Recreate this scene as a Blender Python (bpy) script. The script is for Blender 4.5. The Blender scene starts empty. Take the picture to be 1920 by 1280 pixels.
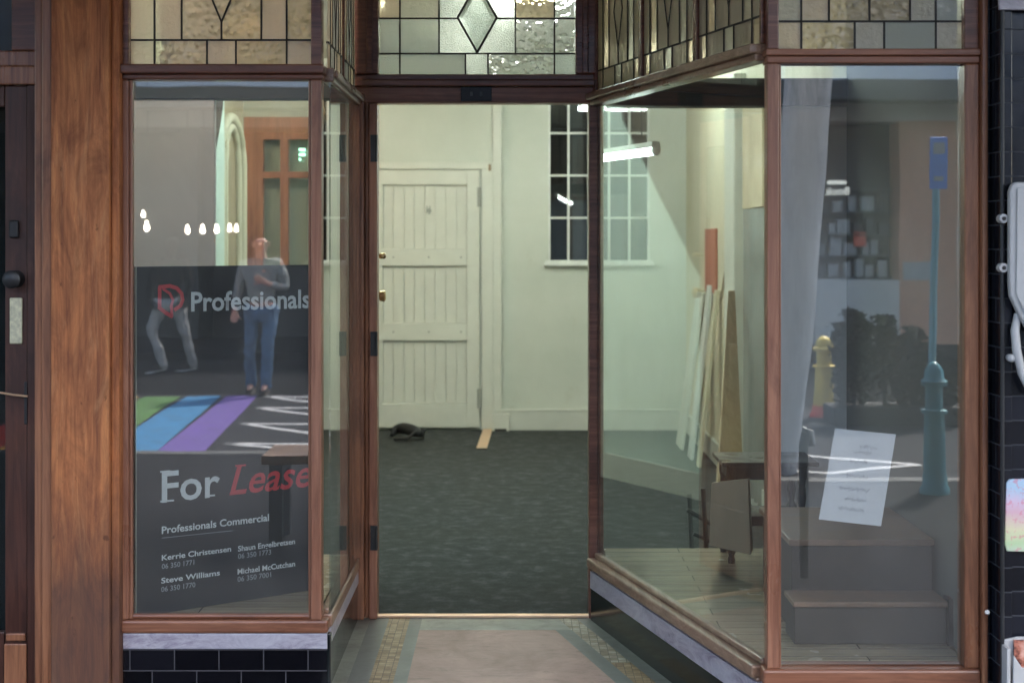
import bpy, bmesh, math, random
from mathutils import Vector, Matrix
R = math.radians
random.seed(7)
S = bpy.context.scene
C = S.collection

# ---------------------------------------------------------------- camera, sky, sun, exposure
F = 2774.0            # focal length in pixels of the 1920 wide photograph
EYE = 1.54
cam_d = bpy.data.cameras.new('camera'); cam = bpy.data.objects.new('camera', cam_d); C.objects.link(cam)
cam.location = (0, 0, EYE); cam.rotation_euler = (R(90), 0, 0)
cam_d.sensor_width = 36; cam_d.lens = F/1920*36; cam_d.shift_y = -190/1920
cam_d.clip_start = 0.05; cam_d.clip_end = 400
cam_d.dof.use_dof = True; cam_d.dof.focus_distance = 5.2; cam_d.dof.aperture_fstop = 3.6
S.camera = cam
W = bpy.data.worlds.new("World"); S.world = W; W.use_nodes = True
wn = W.node_tree.nodes; wl = W.node_tree.links
sky = wn.new('ShaderNodeTexSky'); sky.sky_type = 'NISHITA'; sky.sun_disc = False
sky.sun_elevation = R(48); sky.sun_rotation = R(150); sky.air_density = 1.0; sky.dust_density = 2.5
bg = wn['Background']; bg.inputs[1].default_value = 0.15
wl.new(sky.outputs[0], bg.inputs[0])
sd = bpy.data.lights.new('sun', 'SUN'); sd.energy = 3.2; sd.angle = R(5); sd.color = (1, .95, .88)
sun = bpy.data.objects.new('sun', sd); C.objects.link(sun)
# light arrives from the street side, high over the opposite roofs
az = R(150)
dirv = Vector((math.sin(az)*math.cos(R(48)), math.cos(az)*math.cos(R(48)), math.sin(R(48))))
sun.rotation_euler = dirv.to_track_quat('Z', 'Y').to_euler(); sun.location = (0, -8, 15)
S.view_settings.view_transform = 'Standard'; S.view_settings.look = 'None'
S.view_settings.exposure = 2.3; S.view_settings.gamma = 1
S.render.engine = 'CYCLES'
cy = S.cycles
cy.use_denoising = True
cy.max_bounces = 12; cy.diffuse_bounces = 4; cy.glossy_bounces = 6; cy.transmission_bounces = 8; cy.transparent_max_bounces = 16
cy.caustics_reflective = False; cy.caustics_refractive = False; cy.sample_clamp_indirect = 4.0
cy.blur_glossy = 0.3

def P(px, py, Y):
    return Vector(((px-960)*Y/F, Y, EYE-(py-450)*Y/F))
def G(px, py, z=0.0):
    Y = F*(EYE-z)/(py-450); return Vector(((px-960)*Y/F, Y, z))

# ---------------------------------------------------------------- materials
MATS = {}
class NT:
    def __init__(s, name):
        s.m = bpy.data.materials.new(name); s.m.use_nodes = True
        s.t = s.m.node_tree; s.t.nodes.clear()
        s.out = s.n('ShaderNodeOutputMaterial')
        s.tc = s.n('ShaderNodeTexCoord').outputs['Object']
    def n(s, k, **kw):
        x = s.t.nodes.new(k)
        for a, v in kw.items(): setattr(x, a, v)
        return x
    def l(s, a, b): s.t.links.new(a, b)
    def mapping(s, sc=(1,1,1), rot=(0,0,0), src=None):
        m = s.n('ShaderNodeMapping'); m.inputs['Scale'].default_value = sc; m.inputs['Rotation'].default_value = rot
        s.l(src or s.tc, m.inputs[0]); return m.outputs[0]
    def noise(s, scale, detail=4, rough=.6, src=None, dist=0):
        x = s.n('ShaderNodeTexNoise'); x.inputs['Scale'].default_value = scale; x.inputs['Detail'].default_value = detail
        x.inputs['Roughness'].default_value = rough; x.inputs['Distortion'].default_value = dist
        s.l(src or s.tc, x.inputs['Vector']); return x.outputs[0]
    def ramp(s, f, stops):
        r = s.n('ShaderNodeValToRGB'); e = r.color_ramp.elements
        while len(e) < len(stops): e.new(.5)
        for i, (p, c) in enumerate(stops):
            e[i].position = p; e[i].color = (*c, 1) if not isinstance(c, (int, float)) else (c, c, c, 1)
        s.l(f, r.inputs[0]); return r.outputs[0]
    def mix(s, f, a, b, mode='MIX'):
        x = s.n('ShaderNodeMix', data_type='RGBA', blend_type=mode)
        for sock, v in ((x.inputs[0], f), (x.inputs[6], a), (x.inputs[7], b)):
            if isinstance(v, (int, float)): sock.default_value = v
            elif isinstance(v, tuple): sock.default_value = (*v, 1)
            else: s.l(v, sock)
        return x.outputs[2]
    def math(s, op, a, b=0):
        x = s.n('ShaderNodeMath', operation=op)
        for sock, v in ((x.inputs[0], a), (x.inputs[1], b)):
            if isinstance(v, (int, float)): sock.default_value = v
            else: s.l(v, sock)
        return x.outputs[0]
    def bump(s, h, strength=.3, dist=.01):
        b = s.n('ShaderNodeBump'); b.inputs['Strength'].default_value = strength; b.inputs['Distance'].default_value = dist
        s.l(h, b.inputs['Height']); return b.outputs[0]
    def princ(s, col, rough=.5, spec=.5, normal=None, metal=0, coat=0, emis=None, es=0):
        p = s.n('ShaderNodeBsdfPrincipled')
        def put(k, v):
            if v is None: return
            if isinstance(v, (int, float)): p.inputs[k].default_value = v
            elif isinstance(v, tuple): p.inputs[k].default_value = (*v, 1)
            else: s.l(v, p.inputs[k])
        put('Base Color', col); put('Roughness', rough); put('Specular IOR Level', spec); put('Metallic', metal)
        put('Coat Weight', coat); put('Normal', normal)
        if coat: p.inputs['Coat Roughness'].default_value = .12
        if emis: put('Emission Color', emis); put('Emission Strength', es)
        s.l(p.outputs[0], s.out.inputs[0]); return p
    def surf(s, sh): s.l(sh, s.out.inputs[0])

def plain(name, col, rough=.6, spec=.5, metal=0, var=.12, scale=9, bump=.08, coat=0):
    t = NT(name)
    n = t.noise(scale, 5)
    lo = tuple(c*(1-var) for c in col); hi = tuple(min(1, c*(1+var)) for c in col)
    c = t.ramp(n, [(.3, lo), (.7, hi)])
    r = t.ramp(n, [(.3, max(0, rough-.08)), (.7, min(1, rough+.1))])
    t.princ(c, r, spec, t.bump(t.noise(scale*14, 3), bump, .004), metal, coat)
    MATS[name] = t.m; return t.m

def emit(name, col, st):
    t = NT(name); e = t.n('ShaderNodeEmission'); e.inputs[0].default_value = (*col, 1); e.inputs[1].default_value = st
    t.surf(e.outputs[0]); MATS[name] = t.m; return t.m

def wood(name, dark, mid, light, grain='z', rough=.38, coat=.25, worn=.5, seed=0):
    t = NT(name)
    sc = {'z': (26, 26, 1.3), 'x': (1.3, 26, 26), 'y': (26, 1.3, 26)}[grain]
    mp = t.n('ShaderNodeMapping'); mp.inputs['Scale'].default_value = sc; mp.inputs['Location'].default_value = (seed*3.1, seed*1.7, seed*2.3)
    t.l(t.tc, mp.inputs[0])
    g = t.noise(1.6, 8, .65, mp.outputs[0], 1.2)
    c = t.ramp(g, [(.30, dark), (.5, mid), (.72, light)])
    mp2 = t.n('ShaderNodeMapping'); s2 = tuple(max(1.0, v*.13) for v in sc); mp2.inputs['Scale'].default_value = s2
    mp2.inputs['Location'].default_value = (seed*1.3, 5+seed, seed*2.9)
    t.l(t.tc, mp2.inputs[0])
    b = t.noise(1.7, 5, .62, mp2.outputs[0], .5)
    bl = t.ramp(b, [(.36, 0), (.62, 1)])
    c = t.mix(t.math('MULTIPLY', bl, worn), c, t.mix(.6, c, light))
    dk = t.ramp(t.noise(1.1, 6, .7, mp2.outputs[0], 1.5), [(.52, 0), (.66, 1)])
    c = t.mix(t.math('MULTIPLY', dk, .55), c, tuple(v*.7 for v in dark))
    fine = t.noise(6, 3, .5, mp.outputs[0])
    rr = t.ramp(b, [(.3, rough-.1), (.7, rough+.2)])
    t.princ(c, rr, .5, t.bump(fine, .18, .002), 0, coat)
    MATS[name] = t.m; return t.m

D, M_, L = (.13, .052, .030), (.27, .112, .058), (.44, .20, .10)
def weathered(name):
    t = NT(name)
    g = t.noise(1.6, 8, .68, t.mapping((22, 22, 1.2)), 1.4)
    c = t.ramp(g, [(.28, (.22, .078, .040)), (.5, (.52, .195, .078)), (.72, (.72, .31, .12))])
    blot = t.ramp(t.noise(4.2, 9, .75, t.mapping((2.2, 2.2, .7)), 1.1), [(.40, 0), (.62, 1)])
    c = t.mix(t.math('MULTIPLY', blot, .60), c, (.16, .066, .042))
    pale = t.ramp(t.noise(3.4, 6, .7, t.mapping((3, 3, .55)), .6), [(.52, 0), (.72, 1)])
    c = t.mix(t.math('MULTIPLY', pale, .8), c, (.66, .33, .15))
    sx = t.n('ShaderNodeSeparateXYZ'); t.l(t.tc, sx.inputs[0])
    low = t.ramp(t.math('ADD', sx.outputs[2], t.math('MULTIPLY', t.noise(5, 7, .7, t.mapping((3, 3, .8))), .55)), [(.60, 1), (1.12, 0)])   # street grime soaked into the foot
    c = t.mix(t.math('MULTIPLY', low, .78), c, (.075, .05, .045))
    spots = t.ramp(t.noise(26, 4, .6, t.mapping((1, 1, .6))), [(.66, 0), (.72, 1)])
    c = t.mix(t.math('MULTIPLY', spots, .6), c, (.07, .03, .022))
    t.princ(c, t.ramp(blot, [(0, .45), (1, .7)]), .22, t.bump(g, .3, .003)); MATS[name] = t.m
weathered('pilaster_wood')
wood('door_wood', (.03, .012, .009), (.065, .025, .017), (.11, .042, .027), 'z', .4, .2, .5, 4)
wood('trim_v', D, M_, L, 'z', .35, .3, .5, 1)
wood('trim_h', (.085, .032, .021), (.16, .062, .038), (.27, .115, .068), 'x', .35, .3, .4, 3)
wood('trim_y', (.14, .075, .05), (.28, .17, .11), (.46, .31, .21), 'y', .32, .4, .5, 5)
wood('sill_wood', (.14, .052, .03), (.25, .10, .055), (.38, .17, .095), 'x', .4, .2, .6, 6)
wood('red_post', (.17, .068, .042), (.29, .125, .075), (.46, .23, .14), 'z', .35, .3, .5, 8)
wood('lintel_wood', (.15, .058, .034), (.25, .10, .056), (.34, .15, .085), 'x', .4, .2, .4, 9)
wood('screen_wood', (.16, .06, .035), (.30, .12, .07), (.44, .20, .11), 'z', .4, .2, .5, 7)
wood('ply', (.30, .22, .14), (.40, .31, .20), (.47, .38, .26), 'z', .6, 0, .4, 11)
wood('black_wood', (.008, .007, .007), (.014, .012, .011), (.025, .02, .018), 'z', .3, .3, .2, 12)
wood('bench_wood', (.30, .17, .10), (.45, .27, .17), (.58, .37, .24), 'x', .5, .1, .5, 13)
plain('black_metal', (.02, .021, .023), .45)
plain('plum_metal', (.05, .052, .055), .4, .5, .6)
plain('brass', (.55, .42, .22), .3, .5, 1)
plain('worn_brass', (.62, .60, .42), .38, .5, .35, .25, 60, .3)
plain('copper_strip', (.80, .55, .36), .35, .5, .5)
plain('plate_black', (.006, .008, .012), .35)
plain('white_paint', (.60, .61, .54), .45, .4, 0, .04, 6, .05)
plain('bar_white', (.66, .68, .64), .4)
plain('dark_green_grey', (.06, .065, .06), .6)
plain('mask_brown', (.045, .022, .016), .5)
plain('terracotta', (.42, .15, .10), .7)
plain('paper', (.74, .74, .80), .8, .2, 0, .03, 4, .03)
plain('ink', (.16, .17, .25), .7)
plain('rubber', (.012, .012, .013), .6)
plain('plastic_white', (.55, .56, .56), .4, .5, 0, .06, 5)
plain('cardboard', (.40, .35, .26), .8, .2, 0, .06)
plain('lettering_white', (.72, .76, .80), .5, .4, 0, .03)
plain('lettering_grey', (.34, .36, .40), .5, .4, 0, .03)
plain('lettering_red', (.62, .045, .06), .5, .4, 0, .05)
plain('vinyl_black', (.010, .011, .015), .45, .4, 0, .15)
plain('dark_asphalt', (.016, .016, .018), .97, .04, 0, .2, 20, .4)
plain('asphalt', (.042, .042, .046), .97, .05, 0, .22, 20, .5)
plain('pavement', (.026, .026, .029), .97, .04, 0, .15, 3, .3)
plain('kerb', (.07, .07, .07), .8)
plain('road_white', (.46, .46, .47), .7, .3, 0, .35, 16, .4)
for nm, c in (('stripe_purple', (.11, .065, .26)), ('stripe_blue', (.03, .16, .32)), ('stripe_green', (.065, .155, .04)), ('stripe_orange', (.55, .28, .05)), ('stripe_red', (.5, .05, .04))):
    plain(nm, c, .75, .3, 0, .30, 7, .5)
plain('turquoise', (.02, .24, .29), .45, .5, 0, .15, 14)
plain('pole_blue', (.20, .52, .64), .45)
plain('sign_blue', (.08, .26, .85), .5)
plain('yellow_paint', (.80, .60, .12), .5, .5, 0, .2, 14)
plain('red_paint', (.75, .06, .04), .5)
wood('bark', (.34, .34, .34), (.56, .55, .55), (.84, .82, .80), 'z', .85, 0, .9, 15)
plain('leaf', (.05, .09, .03), .6)
plain('shrub_leaf', (.010, .008, .009), .7, .2, 0, .5, 8)
plain('planter', (.03, .03, .034), .8)
plain('skin', (.62, .33, .25), .55)
plain('sweater', (.30, .31, .30), .9, .2, 0, .3, 60, .4)
plain('skin_dim', (.03, .022, .02), .8)  # skin colour darkened so the far figure's mirrored head fades out
plain('jeans', (.11, .18, .28), .85, .2, 0, .3, 14, .3)
plain('trouser_grey', (.34, .33, .32), .85)
plain('dark_jacket', (.006, .006, .007), .85)
plain('shoe_dark', (.03, .02, .02), .6)
plain('shoe_sole', (.55, .55, .55), .6)
plain('hair_grey', (.45, .44, .42), .8)
plain('opp_wall', (.62, .62, .60), .8, .3, 0, .15, .7, .1)
plain('opp_dark', (.022, .023, .026), .5)
plain('opp_terra', (.62, .33, .22), .8)
plain('opp_upper', (.70, .74, .80), .8, .3, 0, .08, 1)
plain('verandah_metal', (.20, .22, .24), .5)
plain('verandah_dark', (.05, .055, .06), .6)
plain('shelf_item_pale', (.38, .40, .41), .7); plain('shelf_item_red', (.7, .13, .08), .7); plain('shelf_item_dark', (.08, .09, .10), .7)
plain('plinth_dark', (.085, .070, .060), .55, .4, 0, .3, 4); plain('plinth_brown', (.26, .165, .115), .4, .5, 0, .3, 6)
plain('bay_shade_grey', (.20, .20, .185), .7, .3, 0, .1, 2)
plain('tan_paint', (.50, .42, .29), .7, .3, 0, .1, 3)
plain('panel_paint', (.74, .71, .70), .6, .3, 0, .05, 2)
plain('curtain_grey', (.30, .31, .28), .9, .2, 0, .12, 3)

# cream plaster wall, slightly blotchy
def plaster(name, a, b):
    t = NT(name)
    n = t.noise(1.3, 6, .6); c = t.ramp(n, [(.35, a), (.65, b)])
    st = t.ramp(t.noise(3.3, 7, .7, t.mapping((1, 1, .6))), [(.60, 0), (.74, 1)])
    c = t.mix(t.math('MULTIPLY', st, .34), c, (.42, .40, .30))
    t.princ(c, .7, .3, t.bump(t.noise(45, 4), .2, .004)); MATS[name] = t.m
plaster('plaster_back', (.52, .55, .48), (.60, .62, .55))
plaster('plaster_cream', (.60, .56, .41), (.66, .62, .48))
plaster('niche_paint', (.34, .27, .18), (.42, .34, .23))
plaster('plaster_left', (.60, .72, .66), (.66, .78, .72))
plaster('ceiling_paint', (.55, .55, .50), (.62, .62, .57))

# carpet
t = NT('carpet')
n1 = t.noise(11, 5, .75); n2 = t.noise(260, 2, .6); n3 = t.noise(1.2, 3)
c = t.ramp(n1, [(.36, (.024, .027, .027)), (.52, (.052, .057, .057)), (.66, (.145, .155, .155))])
c = t.mix(.55, c, t.ramp(n2, [(.3, (.018, .021, .021)), (.7, (.115, .125, .125))]))
c = t.mix(t.ramp(n3, [(.35, .0), (.7, .35)]), c, (.05, .052, .045))
t.princ(c, .95, .1, t.bump(n2, .8, .006)); MATS['carpet'] = t.m

# polished platform boards running along x
t = NT('platform_boards')
br = t.n('ShaderNodeTexBrick'); br.offset = .37; br.inputs['Scale'].default_value = 1
br.inputs['Brick Width'].default_value = 1.1; br.inputs['Row Height'].default_value = .085; br.inputs['Mortar Size'].default_value = .0022
br.inputs['Color1'].default_value = (.9, .9, .9, 1); br.inputs['Color2'].default_value = (.72, .72, .72, 1); br.inputs['Mortar'].default_value = (.12, .1, .08, 1)
t.l(t.tc, br.inputs['Vector'])
g = t.ramp(t.noise(2, 7, .65, t.mapping((1.5, 25, 25)), 1), [(.3, (.42, .34, .23)), (.7, (.66, .57, .41))])
t.princ(t.mix(1, g, br.outputs[0], 'MULTIPLY'), t.ramp(t.noise(3, 4), [(.3, .14), (.7, .30)]), .6, t.bump(br.outputs[1], -.3, .002), 0, .35); MATS['platform_boards'] = t.m

# glazed black subway tile (vertical faces); u = x or y, v = z
def tile(name, horiz, base=(.008, .009, .013), grout=(.05, .055, .065), bw=.152, rh=.072, rough=.12):
    t = NT(name)
    sx = t.n('ShaderNodeSeparateXYZ'); t.l(t.tc, sx.inputs[0]); cx = t.n('ShaderNodeCombineXYZ')
    t.l(sx.outputs[0 if horiz == 'x' else 1], cx.inputs[0]); t.l(sx.outputs[2], cx.inputs[1])
    br = t.n('ShaderNodeTexBrick'); br.inputs['Scale'].default_value = 1; br.inputs['Brick Width'].default_value = bw
    br.inputs['Row Height'].default_value = rh; br.inputs['Mortar Size'].default_value = .0022; br.inputs['Mortar Smooth'].default_value = .3
    br.inputs['Color1'].default_value = (*base, 1); br.inputs['Color2'].default_value = (*[v*2.2 for v in base], 1); br.inputs['Mortar'].default_value = (*grout, 1)
    t.l(cx.outputs[0], br.inputs['Vector'])
    wob = t.noise(9, 3)
    rr = t.mix(br.outputs[1], t.ramp(wob, [(.3, rough), (.7, rough+.12)]), (.8, .8, .8))
    b1 = t.n('ShaderNodeBump'); b1.inputs['Strength'].default_value = .5; b1.inputs['Distance'].default_value = .002; b1.invert = True
    t.l(br.outputs[1], b1.inputs['Height'])
    b2 = t.n('ShaderNodeBump'); b2.inputs['Strength'].default_value = .12; b2.inputs['Distance'].default_value = .01
    t.l(wob, b2.inputs['Height']); t.l(b1.outputs[0], b2.inputs['Normal'])
    t.princ(br.outputs[0], rr, .5, b2.outputs[0]); MATS[name] = t.m
tile('tile_x', 'x'); tile('tile_y', 'y')
tile('tile_riser_x', 'x', (.005, .005, .007), (.06, .06, .07))
t = NT('black_glass_tile'); t.princ(t.ramp(t.noise(5, 4), [(.3, (.006, .008, .009)), (.7, (.014, .018, .018))]), t.ramp(t.noise(7, 3), [(.3, .08), (.7, .2)]), .6, t.bump(t.noise(14, 2), .05, .005)); MATS['black_glass_tile'] = t.m

# veined marble strip
t = NT('marble')
v = t.noise(7, 9, .75, t.mapping((1, 1, 2.5)), 2.2)
c = t.ramp(v, [(.30, (.16, .13, .19)), (.47, (.36, .33, .40)), (.60, (.50, .48, .53))])
seg = t.ramp(t.noise(2.1, 1, .4), [(.45, 0), (.5, 1)])
c = t.mix(t.math('MULTIPLY', seg, .45), c, (.56, .56, .62))
t.princ(c, .3, .5); MATS['marble'] = t.m

def floor_tile(name, a, b, scale=3, rough=.35, cell=None, grout=(.1, .1, .09)):
    t = NT(name)
    c = t.ramp(t.noise(scale, 8, .7, None, .8), [(.32, a), (.66, b)])
    if cell:
        br = t.n('ShaderNodeTexBrick'); br.offset = 0; br.inputs['Scale'].default_value = 1
        br.inputs['Brick Width'].default_value = cell; br.inputs['Row Height'].default_value = cell; br.inputs['Mortar Size'].default_value = cell*.05
        br.inputs['Color1'].default_value = (1, 1, 1, 1); br.inputs['Color2'].default_value = (.55, .5, .42, 1); br.inputs['Mortar'].default_value = (.3, .3, .3, 1)
        t.l(t.tc, br.inputs['Vector']); c = t.mix(1, c, br.outputs[0], 'MULTIPLY')
    dirt = t.ramp(t.noise(5, 8, .85, t.mapping((1, 3, 1)), 2.5), [(.50, 0), (.66, 1)])
    c = t.mix(t.math('MULTIPLY', dirt, .55), c, (.11, .095, .075))
    t.princ(c, rough, .4, t.bump(t.noise(70, 3), .15, .002)); MATS[name] = t.m
floor_tile('terrazzo_pink', (.26, .16, .135), (.41, .27, .235), 3, .5)
floor_tile('floor_grey', (.10, .115, .11), (.17, .19, .18), 4, .35)
floor_tile('floor_pale', (.17, .18, .155), (.30, .31, .27), 6, .35)
floor_tile('mosaic_brown', (.30, .20, .11), (.46, .36, .22), 26, .5, .027)
floor_tile('mosaic_pale', (.30, .27, .20), (.48, .46, .38), 26, .5, .03)

# clear window glass: thin sheets that mirror the street, slightly dusty, with a pale veil standing in for haze
def window_glass(name, f0=.055, dust_veil=.015, tint=(.96, .985, .97)):
    t = NT(name)
    lw = t.n('ShaderNodeLayerWeight'); lw.inputs[0].default_value = .5
    f = t.math('ADD', t.math('MULTIPLY', t.math('POWER', lw.outputs['Facing'], 5), 1-f0), f0)
    tr = t.n('ShaderNodeBsdfTransparent'); tr.inputs[0].default_value = (*tint, 1)
    gl = t.n('ShaderNodeBsdfGlossy'); gl.inputs['Roughness'].default_value = 0.0; gl.inputs[0].default_value = (1, 1, 1, 1)
    wav = t.bump(t.noise(1.6, 2), .02, .02); t.l(wav, gl.inputs['Normal'])
    mx = t.n('ShaderNodeMixShader'); t.l(f, mx.inputs[0]); t.l(tr.outputs[0], mx.inputs[1]); t.l(gl.outputs[0], mx.inputs[2])
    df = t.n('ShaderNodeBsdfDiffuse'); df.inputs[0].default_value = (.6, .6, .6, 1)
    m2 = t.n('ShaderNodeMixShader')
    dd = t.ramp(t.noise(2.2, 6, .7, t.mapping((1, 1, .5)), 1), [(.35, dust_veil*.5), (.75, dust_veil*1.8)])
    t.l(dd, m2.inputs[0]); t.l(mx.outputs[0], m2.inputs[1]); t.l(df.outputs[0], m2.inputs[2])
    t.surf(m2.outputs[0]); MATS[name] = t.m
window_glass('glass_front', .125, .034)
window_glass('glass_return', .095, .025)
window_glass('glass_dark', .02, .01, (.35, .38, .4))
window_glass('glass_inner', .06, .01)

# leaded glass: textured sheets
def textured(name, tint, kind, scale, strength=.5, diff=.45, rough=.08, ior=1.08):
    t = NT(name)
    if kind == 'pebble':
        v = t.n('ShaderNodeTexVoronoi'); v.feature = 'SMOOTH_F1'; v.inputs['Scale'].default_value = scale; t.l(t.tc, v.inputs['Vector']); h = v.outputs[0]
    elif kind == 'ripple':
        h = t.noise(scale, 3, .5, t.mapping((1, 1, .16)), .6)
    else:
        h = t.noise(scale, 4, .6)
    nb = t.bump(h, strength, .012)
    g = t.n('ShaderNodeBsdfRefraction'); g.inputs[0].default_value = (*tint, 1); g.inputs['Roughness'].default_value = rough; g.inputs['IOR'].default_value = ior
    t.l(nb, g.inputs['Normal'])
    gl = t.n('ShaderNodeBsdfGlossy'); gl.inputs['Roughness'].default_value = .12; t.l(nb, gl.inputs['Normal'])
    tl = t.n('ShaderNodeBsdfTranslucent'); tl.inputs[0].default_value = (*tint, 1); t.l(nb, tl.inputs['Normal'])
    df = t.n('ShaderNodeBsdfDiffuse'); df.inputs[0].default_value = (*[v*.7 for v in tint], 1); t.l(nb, df.inputs['Normal'])
    a = t.n('ShaderNodeMixShader'); a.inputs[0].default_value = .35; t.l(tl.outputs[0], a.inputs[1]); t.l(df.outputs[0], a.inputs[2])
    b = t.n('ShaderNodeMixShader'); b.inputs[0].default_value = diff; t.l(g.outputs[0], b.inputs[1]); t.l(a.outputs[0], b.inputs[2])
    c = t.n('ShaderNodeMixShader'); c.inputs[0].default_value = .06; t.l(b.outputs[0], c.inputs[1]); t.l(gl.outputs[0], c.inputs[2])
    t.surf(c.outputs[0]); MATS[name] = t.m
AM = (1, .88, .72)
textured('lead_amber', AM, 'noise', 30, .35, .62)
textured('lead_amber_pebble', (1, .90, .74), 'pebble', 50, .7)
textured('lead_pale', (.95, .90, .78), 'noise', 40, .35, .7)
textured('lead_ripple', (.90, .82, .68), 'ripple', 70, .5, .84)
textured('lead_clear_fine', (.95, .97, .92), 'noise', 170, .6, .4)
textured('lead_clear_pebble', (.95, .96, .95), 'pebble', 50, 3.0, .12, .02)
textured('lead_clear_smooth', (.90, .90, .80), 'noise', 18, .15, .5)
textured('lead_bevel', (.92, .96, .94), 'noise', 5, .15, .04, .02, 1.42)
plain('lead_came', (.035, .032, .030), .5, .5, .4)
emit('tube_cool', (.82, 1, .95), 17.5)
emit('bay_fill', (1, .92, .86), 4.2)
emit('bay_fill_dim', (1, .95, .92), 2.4)
emit('tube_warm', (1, .76, .48), 22.0)
emit('tube_low', (.84, 1, .95), 8.0)
emit('tube_white', (.94, 1, .93), 15.5)
emit('bulb_warm', (1, .86, .70), 7.0)
emit('cafe_glow', (1, .62, .25), .5)
emit('sign_glow', (.85, .9, .88), .6)
emit('glint_green', (.35, .9, .6), 1.2)

# ---------------------------------------------------------------- mesh helpers
WORLD = {}
class MB:
    def __init__(s): s.v = []; s.f = []; s.mi = []; s.mats = []
    def _m(s, m):
        if m is None: return 0
        if m not in s.mats: s.mats.append(m)
        return s.mats.index(m)
    def face(s, pts, m=None):
        i = len(s.v); s.v += [Vector(p) for p in pts]; s.f.append(tuple(range(i, i+len(pts)))); s.mi.append(s._m(m)); return s
    def hexa(s, p, m=None):      # p: 4 bottom (ccw) + 4 top
        i = len(s.v); s.v += [Vector(q) for q in p]; k = s._m(m)
        for q in ((3,2,1,0), (4,5,6,7), (0,1,5,4), (1,2,6,5), (2,3,7,6), (3,0,4,7)):
            s.f.append(tuple(i+j for j in q)); s.mi.append(k)
        return s
    def box(s, a, b, m=None):
        x0, y0, z0 = (min(a[i], b[i]) for i in range(3)); x1, y1, z1 = (max(a[i], b[i]) for i in range(3))
        return s.hexa([(x0,y0,z0),(x1,y0,z0),(x1,y1,z0),(x0,y1,z0),(x0,y0,z1),(x1,y0,z1),(x1,y1,z1),(x0,y1,z1)], m)
    def rail(s, p, q, z0, z1, n0, n1, m=None):   # plan segment p->q, offset n0..n1 along its right-hand normal
        p, q = Vector(p), Vector(q); d = (q-p).normalized(); n = Vector((d.y, -d.x))
        a, b, c, e = p+n*n0, q+n*n0, q+n*n1, p+n*n1
        return s.hexa([(*a,z0),(*e,z0),(*c,z0),(*b,z0),(*a,z1),(*e,z1),(*c,z1),(*b,z1)], m)
    def tube(s, pts, r, n=10, m=None, cap=True):
        pts = [Vector(p) for p in pts]; rr = r if isinstance(r, (list, tuple)) else [r]*len(pts); k = s._m(m); rings = []
        for i, p in enumerate(pts):
            d = (pts[min(i+1, len(pts)-1)]-pts[max(i-1, 0)]).normalized()
            u = d.cross(Vector((0,0,1)) if abs(d.z) < .9 else Vector((1,0,0))).normalized(); w = d.cross(u)
            base = len(s.v)
            for j in range(n):
                a = 2*math.pi*j/n; s.v.append(p+(u*math.cos(a)+w*math.sin(a))*rr[i])
            rings.append(base)
        for i in range(len(rings)-1):
            for j in range(n):
                a, b = rings[i]+j, rings[i]+(j+1)%n; c, d2 = rings[i+1]+(j+1)%n, rings[i+1]+j
                s.f.append((a, b, c, d2)); s.mi.append(k)
        if cap:
            s.f.append(tuple(rings[0]+j for j in range(n))[::-1]); s.mi.append(k)
            s.f.append(tuple(rings[-1]+j for j in range(n))); s.mi.append(k)
        return s
    def lathe(s, c, prof, n=20, m=None):         # prof: (z, r)
        c = Vector(c); return s.tube([c+Vector((0,0,z)) for z, r in prof], [r for z, r in prof], n, m)
    def prism(s, pts, d, m=None):                # planar polygon extruded by vector d
        pts = [Vector(p) for p in pts]; d = Vector(d); i = len(s.v); n = len(pts); k = s._m(m)
        s.v += pts+[p+d for p in pts]
        s.f.append(tuple(range(i, i+n))); s.f.append(tuple(range(i+n, i+2*n))[::-1]); s.mi += [k, k]
        for j in range(n): s.f.append((i+j, i+n+j, i+n+(j+1)%n, i+(j+1)%n)); s.mi.append(k)
        return s
    def build(s, name, mat=None, parent=None, bevel=0, smooth=False, label=None, loc=None):
        o0 = WORLD[parent.name] if parent is not None else (Vector(loc) if loc is not None else Vector((0,0,0)))
        me = bpy.data.meshes.new(name); me.from_pydata([tuple(v-o0) for v in s.v], [], s.f)
        for m in (s.mats or [mat]): me.materials.append(MATS[m] if m else MATS[mat])
        if s.mats: me.polygons.foreach_set('material_index', s.mi)
        bm = bmesh.new(); bm.from_mesh(me); bmesh.ops.recalc_face_normals(bm, faces=bm.faces)
        bm.to_mesh(me); bm.free()
        if smooth: me.polygons.foreach_set('use_smooth', [True]*len(me.polygons))
        me.update()
        o = bpy.data.objects.new(name, me); C.objects.link(o)
        if parent is not None: o.parent = parent
        else: o.location = o0
        WORLD[o.name] = o0
        if bevel:
            b = o.modifiers.new('bevel', 'BEVEL'); b.width = bevel; b.segments = 2; b.limit_method = 'ANGLE'
        if smooth and len(me.polygons):
            try: me.set_sharp_from_angle(angle=R(50))
            except Exception: pass
        if label: o['label'] = label
        return o
def tag(o, label, cat, group=None):
    o['label'] = label; o['category'] = cat
    if group: o['group'] = group
    return o
def thing(name, loc, label, cat, group=None):
    o = bpy.data.objects.new(name, None); C.objects.link(o); o.location = loc; o.empty_display_size = .1
    WORLD[o.name] = Vector(loc); return tag(o, label, cat, group)
def struct(o): o['kind'] = 'structure'; return o
def bx(a, b, m=None): return MB().box(a, b, m)

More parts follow.
